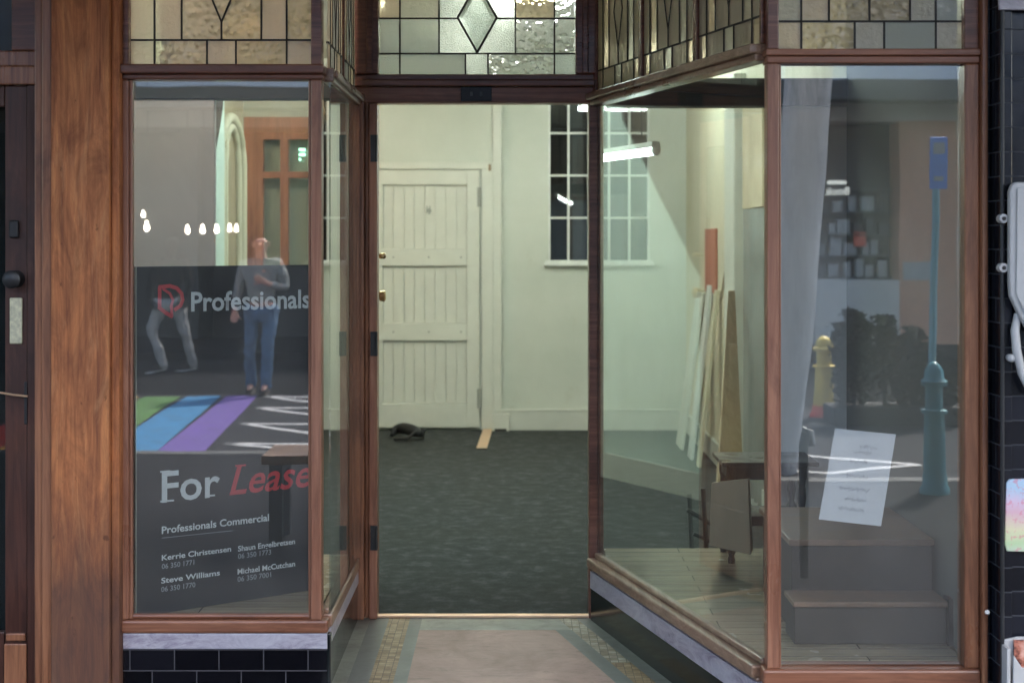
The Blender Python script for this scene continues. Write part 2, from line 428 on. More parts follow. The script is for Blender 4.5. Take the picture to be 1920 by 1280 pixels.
# text as mesh. frame: origin o, unit u (reading direction), unit v (up), offset along n
def text_mesh(name, txt, mat, o, u, v, width, height, parent, bold=0.0, shear=0.0, serif=None, lift=.0015, label=None):
    cu = bpy.data.curves.new(name, 'FONT'); cu.body = txt; cu.size = 1; cu.offset = bold; cu.shear = shear; cu.resolution_u = 3
    tmp = bpy.data.objects.new('tmp', cu); C.objects.link(tmp)
    dg = bpy.context.evaluated_depsgraph_get(); dg.update()
    me = bpy.data.meshes.new_from_object(tmp.evaluated_get(dg)); bpy.data.objects.remove(tmp); bpy.data.curves.remove(cu)
    xs = [q.co.x for q in me.vertices]; x0, x1 = min(xs), max(xs)
    sx = width/(x1-x0); sy = height/.73          # cap height of the built-in face
    u, v = Vector(u).normalized(), Vector(v).normalized(); n = u.cross(v); o = Vector(o); po = WORLD[parent.name]
    for q in me.vertices:
        c = q.co.copy(); q.co = o+u*(c.x-x0)*sx+v*c.y*sy+n*lift-po
    me.name = name; me.materials.clear(); me.materials.append(MATS[mat])
    ob = bpy.data.objects.new(name, me); C.objects.link(ob); ob.parent = parent; WORLD[ob.name] = po
    if label: ob['label'] = label
    return ob

# ---------------------------------------------------------------- floors, ground, street (structure)
YL, YR, YD = 5.08, 4.47, 6.07
struct(bx((-2.75, YD+.03, -.1), (1.44, 12.2, 0)).build('shop_floor', 'carpet'))
# recessed entry floor: bands cut to follow the splayed window on the right
def rx(Y): return .317+(6.05-Y)*.272
m = MB()
ys = [4.2, 4.9, 5.4, 5.85, 6.05]
for a, b in zip(ys[:-1], ys[1:]):
    last = b > 5.9
    L_ = lambda Y: [(-.66, 'floor_pale'), (-.575, 'floor_grey'), (-.50, 'mosaic_brown'), (-.41, 'floor_grey'), (-.366, 'terrazzo_pink')]
    xa = [-.66, -.575, -.50, -.415, -.366, rx(a)-.20, rx(a)-.135, rx(a)-.06, rx(a)+.02]
    xb = [-.66, -.575, -.50, -.415, -.366, rx(b)-.20, rx(b)-.135, rx(b)-.06, rx(b)+.02]
    mm = ['floor_pale', 'floor_grey', 'mosaic_brown', 'floor_grey', 'terrazzo_pink', 'floor_grey', 'mosaic_pale' if b > 5.5 else 'mosaic_brown', 'floor_grey']
    if last: mm = ['floor_pale', 'floor_grey', 'mosaic_brown', 'floor_grey', 'floor_pale', 'floor_pale', 'mosaic_pale', 'floor_grey']
    for i in range(8): m.face([(xa[i], a, 0), (xa[i+1], a, 0), (xb[i+1], b, 0), (xb[i], b, 0)], mm[i])
struct(m.build('entrance_floor', 'floor_grey'))
struct(bx((-16, 1.2, -.25), (16, 4.2, -.004)).build('pavement', 'pavement'))
struct(bx((-16, -.55, -.25), (16, 1.2, -.006)).build('outer_pavement', 'pavement'))
struct(bx((-16, -.70, -.25), (16, -.55, -.002)).build('kerb', 'kerb'))
struct(MB().face([(-150, -150, -.12), (150, -150, -.12), (150, -.7, -.12), (-150, -.7, -.12)]).build('road', 'asphalt'))
struct(bx((-16, -13.3, -.2), (16, -10.2, -.01)).build('far_pavement', 'dark_asphalt'))
struct(MB().face([(-40, -10.2, -.115), (40, -10.2, -.115), (40, -5.75, -.115), (-40, -5.75, -.115)]).build('far_lane', 'dark_asphalt'))
# rainbow crossing and white shark-tooth outlines, painted sheets 4 mm up
m = MB(); z = -.116
ext = [(-2.52, -2.40), (-2.90, -2.78), (-3.32, -3.22), (-3.76, -3.68), (-4.15, -4.08), (-4.55, -4.5)]
for i, mt in enumerate(['stripe_purple', 'stripe_blue', 'stripe_green', 'stripe_orange', 'stripe_red']):
    m.face([(ext[i][1], -1.25, z), (ext[i+1][1], -1.25, z), (ext[i+1][0]-.12, -5.5, z), (ext[i][0]-.18, -5.5, z)], mt)
struct(m.build('rainbow_crossing', 'stripe_blue'))
m = MB()
def line(p, q, w):
    p, q = Vector(p), Vector(q); d = (q-p).normalized(); n = Vector((-d.y, d.x))*w/2
    m.face([(*(p-n), z), (*(q-n), z), (*(q+n), z), (*(p+n), z)], 'road_white'); 
rows = [(-1.90, -2.34), (-3.22, -2.44), (-4.46, -2.52), (-5.45, -2.60)]
for k, (yc, x0) in enumerate(rows):
    z += .0004; line((x0, yc), (-.7, yc+.02), .085)
    if k: line((x0, yc), (x0+1.35, yc+1.22), .085)
    else: line((x0, yc), (x0+1.2, yc+.62), .085)
for dy in (.42, -.36): z += .0004; line((3.0, -1.97), (2.27, -1.97-dy), .075); line((2.27, -1.97-dy), (.9, -1.97-dy*.3), .07)
struct(m.build('road_marking', 'road_white'))

# ---------------------------------------------------------------- shop interior shell
bw_y = 12.06
bw = thing('back_wall', (-.5, bw_y, 0), 'cream painted wall at the back of the empty shop, holding a plank door and two tall windows', 'wall')
m = MB()   # wall with two window openings
def wallx(x0, x1, z0, z1): m.box((x0, bw_y, z0), (x1, bw_y+.12, z1))
WX = [(-1.665, -1.335), (.295, 1.122)]; wz0, wz1 = 1.375, 2.86
wallx(-2.75, WX[0][0], 0, 3.02); wallx(WX[0][0], WX[0][1], 0, wz0); wallx(WX[0][0], WX[0][1], wz1, 3.02)
wallx(WX[0][1], WX[1][0], 0, 3.02); wallx(WX[1][0], WX[1][1], 0, wz0); wallx(WX[1][0], WX[1][1], wz1, 3.02); wallx(WX[1][1], 1.6, 0, 3.02)
m.build('plaster', 'plaster_back', bw)
bx((-.078, bw_y-.03, 0.0), (WX[1][0]+.0, bw_y-.002, .02)).build('floor_bead', 'white_paint', bw)
# a shallow pier between door and right window
bx((-1.08, bw_y-.05, .0), (-.075, bw_y-.002, 3.0)).build('door_surround', 'plaster_back', bw)
sk = MB(); sk.box((-.13, bw_y-.075, 0), (1.42, bw_y-.052 if 0 else bw_y-.055, .155)); sk.box((-.13, bw_y-.08, .155), (1.42, bw_y-.052, .17))
sk.box((-2.7, bw_y-.025, 0), (-1.09, bw_y-.003, .155)); sk.box((-2.7, bw_y-.03, .155), (-1.09, bw_y-.003, .17))
sk.box((-.07, bw_y-.055, 0), (1.42, bw_y-.003, .15))
sk.build('skirting', 'white_paint', bw, .003)
bx((-.16, bw_y-.13, .0), (-.02, bw_y-.082, .14)).build('boxed_pipe', 'white_paint', bw, .004)
bx((-.14, bw_y-.135, .002), (-.045, bw_y-.131, .02)).build('socket_gap', 'rubber', bw)
for (x0, x1), cols in zip(WX, (2, 5)):
    w = MB(); fr = .018
    w.box((x0-.025, bw_y-.02, wz0-.03), (x1+.025, bw_y+.03, wz0)); w.box((x0, bw_y-.012, wz1-.03), (x1, bw_y+.03, wz1))
    w.box((x0, bw_y-.012, wz0), (x0+fr, bw_y+.03, wz1-.03)); w.box((x1-fr, bw_y-.012, wz0), (x1, bw_y+.03, wz1-.03))
    w.box((x0-.035, bw_y-.045, wz0-.045), (x1+.035, bw_y-.021, wz0-.018))
    wf = w.build('window', 'bar_white', bw, .002)
    b = MB()
    n = cols
    for i in range(1, n):
        x = x0+(x1-x0)*i/n; b.box((x-.009, bw_y-.006, wz0), (x+.009, bw_y+.02, wz1-.03))
    for k in range(1, 5):
        zz = wz0+.345*k
        if zz < wz1-.05: b.box((x0+fr, bw_y-.004, zz-.008), (x1-fr, bw_y+.018, zz+.008))
    b.build('glazing_bar', 'bar_white', wf)
    bx((x0+.005, bw_y+.022, wz0), (x1-.005, bw_y+.026, wz1)).build('pane', 'glass_inner', wf)
# dark yard store behind those windows
m = MB(); m.box((-2.75, 14.2, -.1), (1.6, 14.3, 3.1)); m.box((-2.75, 12.2, 3.02), (1.6, 14.2, 3.1)); m.box((-2.75, 12.2, -.1), (1.6, 14.2, -.02)); m.box((1.5, 12.2, 0), (1.6, 14.2, 3.0)); m.box((-2.75, 12.2, 0), (-2.65, 14.2, 3.0))
tag(m.build('rear_store', 'opp_dark'), 'dark unlit room seen through the white barred windows of the back wall', 'room')
m = MB(); m.box((.5, 12.9, 1.2), (.62, 13.0, 3.0), 'plum_metal'); m.box((.78, 13.2, 1.0), (1.0, 13.3, 2.5), 'shelf_item_dark'); m.box((.3, 13.4, 2.55), (1.1, 13.5, 2.62), 'plum_metal')
tag(m.build('storage_rack', 'plum_metal'), 'bluish rack faintly visible in the dark room behind the barred windows', 'rack')
# ledged plank door
def bp(px, py, d=0): q = P(px, py, bw_y-.05-d); return q
d = MB()
x0, x1 = -1.065, -.235; zt, zb = 2.10, .02; yf = bw_y-.052
def dp(px): return (px-960)/230.5
def dz(py): return EYE-(py-450)/230.5
pd = bx((dp(712), yf-.018, dz(798)), (dp(899), yf-.001, dz(320))).build('plank_door', 'white_paint', bw)
pb = MB()
for k in range(8):                      # planks
    a = dp(719)+k*(dp(876)-dp(719))/8; b = a+(dp(876)-dp(719))/8
    pb.box((a+.0025, yf-.026, .07), (b-.0025, yf-.019, 2.0))
pb.build('planking', 'white_paint', pd, .002)
for nm, a, b in (('top_rail', 320, 347), ('middle_rail', 467, 498), ('lower_rail', 605, 637), ('bottom_rail', 755, 799)):
    bx((dp(712), yf-.05, dz(b)), (dp(876), yf-.027, dz(a))).build('rail', 'white_paint', pd, .003)
for a, b in ((705, 719), (876, 899)):
    bx((dp(a), yf-.0505, dz(799)), (dp(b), yf-.027, dz(320))).build('stile', 'white_paint', pd, .003)
for py in (482, 621):
    for px in (739, 805, 865):
        MB().tube([(dp(px), yf-.054, dz(py)), (dp(px), yf-.05, dz(py))], .008, 8).build('bolt', 'curtain_grey', pd)
for py in (370, 745):
    bx((dp(895), yf-.058, dz(py+18)), (dp(903), yf-.05, dz(py-18))).build('hinge', 'curtain_grey', pd, .002)
q = MB()
for a in range(5): q.box((dp(800)+.008*a, yf-.030, dz(400)+.012*math.sin(a*2)), (dp(800)+.008*a+.010, yf-.0265, dz(390)+.015*math.cos(a*2.2)))
q.build('scuff', 'curtain_grey', pd)
fr = MB(); fr.box((dp(903), yf-.03, 0), (dp(925), yf-.001, dz(318))); fr.box((dp(700), yf-.03, dz(318)), (dp(925), yf-.001, dz(305)))
fr.box((dp(925)-.002, yf-.02, 0), (dp(940), yf-.001, 3.0))
fr.build('architrave', 'white_paint', bw, .004)
q = MB(); q.box((dp(916), yf-.034, dz(321)), (dp(921), yf-.031, dz(309))); q.build('chip', 'mosaic_brown', bw)

rw = thing('right_wall', (1.42, 8, 0), 'cream side wall to the right of the empty shop with a pier and a skirting', 'wall')
bx((1.42, YR+.02, 0), (1.60, bw_y, 3.02)).build('plaster', 'plaster_cream', rw)
bx((1.402, YR+.06, .251), (1.419, 6.20, 3.0)).build('bay_shade_sheet', 'bay_shade_grey', rw)  # dark sheet added over the wall, standing in for the dim bay
bx((1.34, 8.95, 0), (1.419, 9.35, 2.55)).build('pier', 'white_paint', rw, .01)
sk = MB(); sk.box((1.395, 6.3, 0), (1.418, 8.94, .15)); sk.box((1.395, 9.36, 0), (1.418, bw_y-.06, .15)); sk.build('skirting', 'white_paint', rw, .003)
bx((1.40, 10.2, 1.17), (1.418, 10.75, 1.62)).build('wall_panel', 'terracotta', rw, .003)
lw_ = thing('left_wall', (-1.8, 8, 0), 'pale wall along the left side of the empty shop ending in an arched opening', 'wall')
bx((-1.87, YL+.15, 0), (-1.75, 9.0, 3.02)).build('plaster', 'plaster_left', lw_)
sk = MB(); sk.box((-1.748, YL+.2, 0), (-1.728, 8.99, .16)); sk.build('skirting', 'white_paint', lw_, .003)
q_ = [(8.80, 2.99), (8.72, 2.30), (8.0, 1.40), (7.55, .90), (7.40, .90), (7.40, 2.99)]  # invented slanted outline, put in to cut the mirrored left wall
tag(MB().prism([(-1.749, a, b) for a, b in q_], (.045, 0, 0)).build('raking_mask', 'mask_brown', None, .003, loc=(-1.74, 8, 1)), 'added dark slanted board on the left wall, cutting off its reflection in the splayed glass', 'boarding')
ar = MB()     # rounded arch moulding at the end of the wall
for rad_, y0_, y1_, zz_ in ((.030, 9.06, 9.80, 2.02), (.022, 9.20, 9.66, 1.96)):
    yc_, hw_ = (y0_+y1_)/2, (y1_-y0_)/2; pts = [(-1.785, y0_, 0)]
    for k in range(13):
        a = math.pi*k/12; pts.append((-1.785, yc_-hw_*math.cos(a), zz_+.30*math.sin(a)))
    pts.append((-1.785, y1_, 0)); ar.tube(pts, rad_, 8)
    ar.build('arch_moulding', 'plaster_cream', lw_, 0, True); ar = MB()
bx((-1.87, 9.002, 0), (-1.80, 9.9, 3.02)).build('arch_pier', 'niche_paint', lw_)
struct(bx((-2.87, YL+.15, 0), (-2.75, bw_y+2, 3.02)).build('party_wall', 'plaster_back'))
struct(bx((-2.87, YR+.2, 3.02), (1.6, bw_y+.12, 3.12)).build('ceiling', 'ceiling_paint'))
# timber glazed screen standing in the left rear recess
sc_ = thing('glazed_screen', (-2.0, 11.9, 0), 'dark timber framed glazed partition beyond the arch, behind the black sale board', 'partition')
def sp(px, py): return ((px-960)*11.9/F, EYE-(py-450)*11.9/F)
m = MB()
for a, b, c, e in ((458, 220, 494, 1000), (494, 220, 600, 262), (526, 262, 541, 1000), (494, 322, 526, 334), (541, 322, 600, 334), (584, 262, 600, 1000), (494, 640, 600, 700)):
    x0, z1 = sp(a, b); x1, z0 = sp(c, e); z0 = max(z0, .01); m.box((x0, 11.88, z0), (x1, 11.94, z1))
m.build('frame', 'screen_wood', sc_)
bx((sp(458, 0)[0], 11.955, 0.01), (sp(600, 0)[0], 11.958, sp(0, 222)[1])).build('glass', 'glass_inner', sc_)
m = MB()
for k in range(7): m.box((sp(562+4*(k % 3), 0)[0], 11.86, sp(0, 284+9*(k//3))[1]), (sp(565+4*(k % 3), 0)[0], 11.875, sp(0, 279+9*(k//3))[1]))
m.build('pane_glint', 'glint_green', sc_)  # glowing green squares stand in for lights mirrored in the pane
# timber bulkhead over the back of the display bays
tag(MB().box((.40, 6.18, 2.10), (1.418, 6.30, 2.215)).build('ceiling_beam', 'dark_green_grey'), 'dark beam across the back of the right display bay, just under the leaded lights', 'beam')
tag(MB().box((-1.748, 6.18, 2.13), (-.66, 6.28, 2.20)).build('ceiling_beam', 'dark_green_grey'), 'thin dark beam across the back of the left display bay, above the black sale board', 'beam')

tag(bx((-1.70, 6.19, .0), (-1.245, 6.23, 2.128)).build('display_partition', 'panel_paint', None, .003), 'pale grey upright panel closing the back of the left display bay beside the arch', 'partition')
tag(bx((1.105, 6.205, .0), (1.418, 6.235, 2.098)).build('display_partition', 'panel_paint', None, .003), 'grey upright panel closing the back of the right display bay, behind the paper note', 'partition')
# lamps
def batten(p, q, mat, label, r=.018):
    p, q = Vector(p), Vector(q); t_ = thing('strip_light', (p+q)/2+Vector((0,0,.03)), label, 'light', 'fluorescent strip lights')
    d = (q-p).normalized(); s = d.cross(Vector((0,0,1))).normalized()*.022; u = Vector((0,0,1))
    MB().hexa([p-s+u*.016, p+s+u*.016, q+s+u*.016, q-s+u*.016, p-s*.8+u*.045, p+s*.8+u*.045, q+s*.8+u*.045, q-s*.8+u*.045]).build('housing', 'bar_white', t_)
    MB().tube([p+d*.01, q-d*.01], r, 10).build('tube', mat, t_, 0, True)
    for w in (p, q):
        MB().tube([w+d*(.012 if w is p else -.012)+u*0, w-d*(.003 if w is p else -.003)], r*1.25, 8).build('end_cap', 'bar_white', t_)
    top = 3.02-p.z-.06
    if top > .2:
        for f in (.2, .8):
            a = p+(q-p)*f+u*.06; MB().tube([a, a+u*(3.02-a.z)], .003, 5).build('hanging_rod', 'plum_metal', t_)
    return t_
batten((.47, 8.5, 2.005), (.687, 7.05, 1.965), 'tube_low', 'glowing strip light hung low inside the shop, seen through the right splayed window', .02)
batten((-.8, 7.2, 2.94), (-.8, 8.8, 2.94), 'tube_cool', 'long strip light on the shop ceiling near the left wall', .03)
batten((-2.5, 10.15, 2.80), (-1.84, 10.15, 2.80), 'tube_warm', 'warm strip light in the rear left recess of the shop, beyond the arched opening', .03)
batten((.62, 10.05, 2.80), (1.3, 10.05, 2.80), 'tube_cool', 'strip light at the rear right of the shop, mirrored in the right barred window', .03)
batten((-.2, 8.0, 2.86), (.36, 8.0, 2.86), 'tube_white', 'strip light across the ceiling behind the entrance fanlight', .03)
batten((-1.5, 5.22, 2.90), (-.8, 5.22, 2.90), 'bay_fill', 'added unseen strip light brightening the left display bay', .07)  # added hidden lamp that brightens the panel behind the left bay
batten((-.3, 9.4, 2.94), (-.3, 11.0, 2.94), 'tube_white', 'long strip light on the shop ceiling in front of the plank door', .03)

# ---------------------------------------------------------------- display platforms
pl = bx((.36, 4.5, 0), (1.39, 6.20, .25), 'platform_boards')
pl = MB().prism([(.80, 4.55, 0), (1.39, 4.55, 0), (1.39, 6.20, 0), (.385, 6.20, 0), (.385, 6.03, 0)], (0, 0, .25)).build('display_platform', 'platform_boards')
tag(pl, 'raised polished board platform inside the right display window', 'platform')
pl = MB().box((-1.30, 5.15, 0), (-.68, 6.15, .235)).build('display_platform', 'platform_boards')
tag(pl, 'raised board platform inside the left display window, under the black sale board', 'platform')

dp_ = thing('display_plinth', (1.14, 5.0, .25), 'dark stepped display unit with brown top, low in the right window behind the note', 'display unit')
bx((.90, 4.72, .252), (1.385, 4.868, .372)).build('lower_step', 'plinth_dark', dp_, .004)
bx((.895, 4.705, .373), (1.388, 4.868, .390)).build('step_edge', 'plinth_brown', dp_, .003)
bx((.92, 4.870, .252), (1.385, 5.43, .535)).build('upper_block', 'plinth_dark', dp_, .004)
bx((.91, 4.855, .5365), (1.388, 5.45, .558)).build('top_board', 'plinth_brown', dp_, .004)
bx((1.386, 4.70, .252), (1.405, 4.76, .40)).build('end_cheek', 'black_metal', dp_, .003)
# ---------------------------------------------------------------- leaded lights
def leaded(parent, o, u, w, z0, h, style, mats):
    """o: plan start, u: unit plan dir; cells in fractions of width and metres of height"""
    o = Vector(o); u = Vector(u).normalized(); nrm = Vector((u.y, -u.x))
    def q(a, b, off=0): r = o+u*(a*w)+nrm*off; return Vector((r.x, r.y, z0+b))
    g = MB()
    def cell(a0, b0, a1, b1, mt, t=.004):
        g.hexa([q(a0, b0, -t/2), q(a1, b0, -t/2), q(a1, b0, t/2), q(a0, b0, t/2), q(a0, b1, -t/2), q(a1, b1, -t/2), q(a1, b1, t/2), q(a0, b1, t/2)], mt)
    c = MB()
    def came(a0, b0, a1, b1, cw=.0062):
        A, B = q(a0, b0), q(a1, b1); d = (B-A).normalized(); n3 = Vector((nrm.x, nrm.y, 0)); s = d.cross(n3).normalized()*cw/2; e = n3*.0045
        c.hexa([A-s-e, A+s-e, A+s+e, A-s+e, B-s-e, B+s-e, B+s+e, B-s+e])
    if style == 'side':
        r = .088
        V = [0, .13, .28, .72, .86, 1]
        for i in range(5):
            mt = mats[i % len(mats)]
            cell(V[i], r, V[i+1], h, mt)
        Bv = [0, .13, .42, .58, .86, 1]
        for i in range(5): cell(Bv[i], 0, Bv[i+1], r, mats[(i+1) % len(mats)])
        came(0, r, 1, r)
        for x in V[1:-1]: came(x, r, x, h)
        for x in Bv[1:-1]: came(x, 0, x, r)
        came(.5, r, .5, .15); came(.5, .15, .40, .235 if 0 else .30); came(.5, .15, .60, .30); came(.40, .30, .5, .45); came(.60, .30, .5, .45); came(.5, .45, .5, h)
    else:
        r = .088; m_ = r+.144
        V = [0, .105, .305, .695, .895, 1]
        mm = ['lead_amber', 'lead_pale', 'lead_clear_fine', 'lead_clear_pebble', 'lead_clear_pebble']
        lo = ['lead_clear_smooth', 'lead_clear_smooth', 'lead_clear_fine', 'lead_clear_pebble', 'lead_clear_pebble']
        for i in range(5):
            cell(V[i], r, V[i+1], m_, lo[i]); cell(V[i], m_, V[i+1], h, mm[i] if i != 3 else 'lead_amber_pebble')
        Bv = [0, .105, .44, .555, .895, 1]
        for i, mt in enumerate(['lead_clear_fine', 'lead_clear_smooth', 'lead_clear_fine', 'lead_clear_pebble', 'lead_clear_fine']): cell(Bv[i], 0, Bv[i+1], r, mt)
        came(0, r, 1, r); came(0, m_, .40, m_); came(.60, m_, 1, m_)
        for x in V[1:-1]: came(x, r, x, h)
        for x in Bv[1:-1]: came(x, 0, x, r)
    g1 = g.build('leaded_light', 'lead_pale', parent)
    if style == 'door':
        cx, cz, hw, hh = .5, r+.147, .10, .142
        for (a, b), (a2, b2) in (((cx, cz-hh), (cx+hw, cz)), ((cx+hw, cz), (cx, cz+hh)), ((cx, cz+hh), (cx-hw, cz)), ((cx-hw, cz), (cx, cz-hh))): came(a, b, a2, b2, .009)
        k = MB(); o4 = [(cx, cz-hh), (cx+hw, cz), (cx, cz+hh), (cx-hw, cz)]; s = .72
        outer = [q(a, b, .004) for a, b in o4]; inner = [q(cx+(a-cx)*s, cz+(b-cz)*s, .013) for a, b in o4]
        i0 = len(k.v); k.v += outer+inner; k.f += [(0,1,5,4), (1,2,6,5), (2,3,7,6), (3,0,4,7), (4,5,6,7)]; k.mi += [0]*5
        k.build('bevelled_diamond', 'lead_bevel', g1)
    c.build('lead_came', 'lead_came', g1)

TOP = 2.95
# ---------------------------------------------------------------- left display window
lwn = thing('display_window', (-1.0, YL, 0), 'narrow display window left of the entrance with black tiled base and the black sale board behind its glass', 'shop window')
xl, xr = -1.309, -.687
m = MB()
m.box((-1.332, YL-.03, .245), (xl, YL+.05, 2.087)); m.box((xr, YL-.035, .245), (-.650, YL+.03, 2.087))
m.box((xl+.0, YL-.024, .245), (xl+.012, YL-.006, 2.087))
m.box((xr-.010, YL-.022, .245), (xr, YL-.006, 2.087))
m.build('post', 'red_post', lwn, .005)
m = MB(); m.box((-1.332, YL-.03, 2.138), (xl, YL+.05, TOP)); m.box((xr, YL-.03, 2.138), (-.650, YL+.03, TOP)); m.build('upper_post', 'trim_h', lwn, .004)
m = MB(); m.box((-1.34, YL-.055, 2.106), (-.640, YL+.05, 2.138)); m.box((-1.332, YL-.035, 2.087), (-.645, YL+.05, 2.106)); m.build('transom_rail', 'trim_h', lwn, .006)
m = MB(); m.box((-1.335, YL-.04, .201), (-.628, YL+.06, .245)); m.box((-1.33, YL-.02, .245), (-.66, YL+.0, .262)); m.build('sill', 'sill_wood', lwn, .008)
bx((-1.328, YL-.034, .146), (-.630, YL+.05, .199)).build('marble_band', 'marble', lwn, .003)
m = MB(); m.box((-1.328, YL-.03, -.02), (-.632, YL+.06, .144)); m.build('tiled_base', 'tile_riser_x', lwn)
bx((-.632, YL-.032, -.02), (-.619, YL+.0, .198)).build('corner_tile', 'black_glass_tile', lwn, .003)
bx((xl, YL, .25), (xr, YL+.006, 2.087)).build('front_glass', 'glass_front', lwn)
leaded(lwn, (xl, YL+.005), (1, 0), xr-xl, 2.138, .78, 'side', ['lead_amber', 'lead_amber', 'lead_amber_pebble', 'lead_amber', 'lead_amber_pebble'])
# return
ra, rb = (-.650, YL+.03), (-.648, 6.0)
MB().rail(ra, rb, .25, 2.085, .018, .024).build('side_glass', 'glass_return', lwn)
m = MB(); m.rail(ra, rb, 2.085, 2.135, -.005, .035); m.rail(ra, rb, 2.10, 2.125, .035, .05); m.build('side_transom_rail', 'trim_y', lwn, .006)
m = MB(); m.rail(ra, rb, .205, .25, -.02, .030); m.rail(ra, rb, .25, .27, .0, .017); m.build('side_sill', 'trim_y', lwn, .006)
MB().rail(ra, rb, .15, .203, -.02, .026).build('side_marble_band', 'marble', lwn, .002)
MB().rail(ra, rb, -.02, .148, -.02, .022).build('side_tiled_base', 'black_glass_tile', lwn)
hl = (6.0-YL-.03)/2
for k in range(2):
    leaded(lwn, (-.638, YL+.04+k*hl), (0.002, 1), hl-.03, 2.135, .78, 'side', ['lead_pale', 'lead_ripple', 'lead_clear_fine'])
m = MB(); m.box((-.652, YL+.04+hl-.028, 2.136), (-.628, YL+.04+hl-.002, TOP)); m.build('side_mullion', 'trim_h', lwn)
bx((-1.33, YL-.028, TOP), (-.63, YL+.05, 3.02)).build('head', 'trim_h', lwn)
MB().rail(ra, rb, TOP, 3.02, -.02, .03).build('side_head', 'trim_h', lwn)

# ---------------------------------------------------------------- right display window
rwn = thing('display_window', (1.1, YR, 0), 'wide splayed display window right of the entrance with a paper note behind its glass', 'shop window')
xl2, xr2 = .802, 1.359
m = MB(); m.box((.766, YR-.03, .255), (xl2, YR+.025, 2.070)); m.box((.802, YR-.02, .255), (.810, YR-.004, 2.07)); m.build('post', 'red_post', rwn, .006)
m = MB(); m.box((xr2, YR-.03, .255), (1.404, YR+.05, 2.070)); m.box((1.404, YR-.055, -.02), (1.422, YR+.05, TOP)); m.build('end_post', 'trim_v', rwn, .006)
m = MB(); m.box((.768, YR-.026, 2.112), (xl2, YR+.02, TOP)); m.box((xr2, YR-.026, 2.112), (1.403, YR+.05, TOP)); m.build('upper_post', 'trim_h', rwn, .004)
m = MB(); m.box((.76, YR-.045, 2.092), (1.403, YR+.05, 2.112)); m.box((.765, YR-.033, 2.070), (1.403, YR+.05, 2.092)); m.build('transom_rail', 'sill_wood', rwn, .004)
m = MB(); m.box((.752, YR-.045, .205), (1.403, YR+.06, .255)); m.build('sill', 'sill_wood', rwn, .008)
bx((.756, YR-.035, .15), (1.403, YR+.05, .203)).build('marble_band', 'marble', rwn)
bx((.757, YR-.03, -.02), (1.403, YR+.05, .148)).build('tiled_base', 'tile_riser_x', rwn)
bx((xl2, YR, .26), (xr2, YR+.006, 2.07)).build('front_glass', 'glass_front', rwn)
leaded(rwn, (xl2, YR+.005), (1, 0), xr2-xl2, 2.112, .80, 'side', ['lead_pale', 'lead_amber', 'lead_amber_pebble', 'lead_pale', 'lead_clear_smooth'])
ra, rb = (.768, YR+.03), (.345, 6.01)
# segment from back to front so that the right-hand normal faces the doorway
ra, rb = (.345, 6.01), (.768, YR+.02)
MB().rail(ra, rb, .25, 2.085, -.004, .002).build('side_glass', 'glass_return', rwn)
m = MB(); m.rail(ra, rb, 2.083, 2.105, -.03, .032); m.rail(ra, rb, 2.105, 2.135, -.03, .050); m.build('side_transom_rail', 'trim_y', rwn, .006)
m = MB(); m.rail(ra, rb, .215, .253, -.03, .045); m.rail(ra, rb, .253, .272, -.016, .012); m.rail(ra, rb, .202, .215, -.03, .028); m.build('side_sill', 'trim_y', rwn, .006)
MB().rail(ra, rb, .13, .200, -.03, .030).build('side_marble_band', 'marble', rwn, .002)
MB().rail(ra, rb, -.02, .128, -.03, .026).build('side_tiled_base', 'black_glass_tile', rwn)
v = Vector(rb)-Vector(ra); ln = v.length; dd = v.normalized()
for k in range(3):
    o = Vector(ra)+dd*(.0+k*ln/3+.02)
    leaded(rwn, o, dd, ln/3-.04, 2.135, .78, 'side', ['lead_ripple', 'lead_amber', 'lead_ripple', 'lead_pale'])
for k in range(4):
    o = Vector(ra)+dd*(k*ln/3); e = .02 if k < 3 else .01
    m = MB(); m.rail(o-dd*.018, o+dd*.018 if k < 3 else o, 2.136, TOP, -.012, .012); m.build('side_mullion', 'trim_h', rwn, .003)
MB().rail(ra, rb, TOP, 3.02, -.03, .03).build('side_head', 'trim_h', rwn)
bx((.766, YR-.028, TOP), (1.403, YR+.05, 3.02)).build('head', 'trim_h', rwn)

# ---------------------------------------------------------------- doorway
dw = thing('entrance_doorway', (-.12, YD, 0), 'open entrance doorway between the two display windows with a leaded fanlight above', 'doorway')
def jambpx(px): return (px-960)/457.
m = MB()
m.box((-.662, 6.0, 0), (-.600, 6.10, 2.14)); m.box((-.600, 6.03, 0), (-.582, 6.10, 2.10)); m.box((-.640, 5.985, 0.255), (-.615, 6.0, 2.085)); m.build('left_jamb', 'trim_v', dw, .006)
bx((-.5815, 6.015, 0), (-.548, 6.10, 2.095)).build('door_stop', 'red_post', dw, .004)
m = MB(); m.box((.313, 6.02, 0), (.352, 6.12, 2.10)); m.box((.3525, 6.0, 0), (.372, 6.10, 2.10)); m.build('right_jamb', 'trim_h', dw, .005)
m = MB(); m.box((-.66, 6.03, 2.098), (.37, 6.12, 2.163)); m.build('lintel', 'lintel_wood', dw, .004)
m = MB(); m.box((-.66, 6.005, 2.165), (.37, 6.12, 2.190)); m.box((-.66, 6.02, 2.190), (.37, 6.12, 2.214)); m.build('transom_rail', 'trim_h', dw, .004)
m = MB(); m.box((-.662, 6.0, 2.214), (-.543, 6.12, TOP)); m.box((-.59, 5.99, 2.214), (-.565, 6.0, TOP)); m.box((.258, 6.0, 2.214), (.372, 6.12, TOP)); m.box((.285, 5.985, 2.214), (.31, 6.0, TOP)); m.build('upper_jamb', 'trim_h', dw, .005)
bx((-.66, 6.0, TOP), (.37, 6.12, 3.02)).build('head', 'trim_h', dw)
leaded(dw, (-.543, 6.06), (1, 0), .801, 2.214, .736, 'door', None)
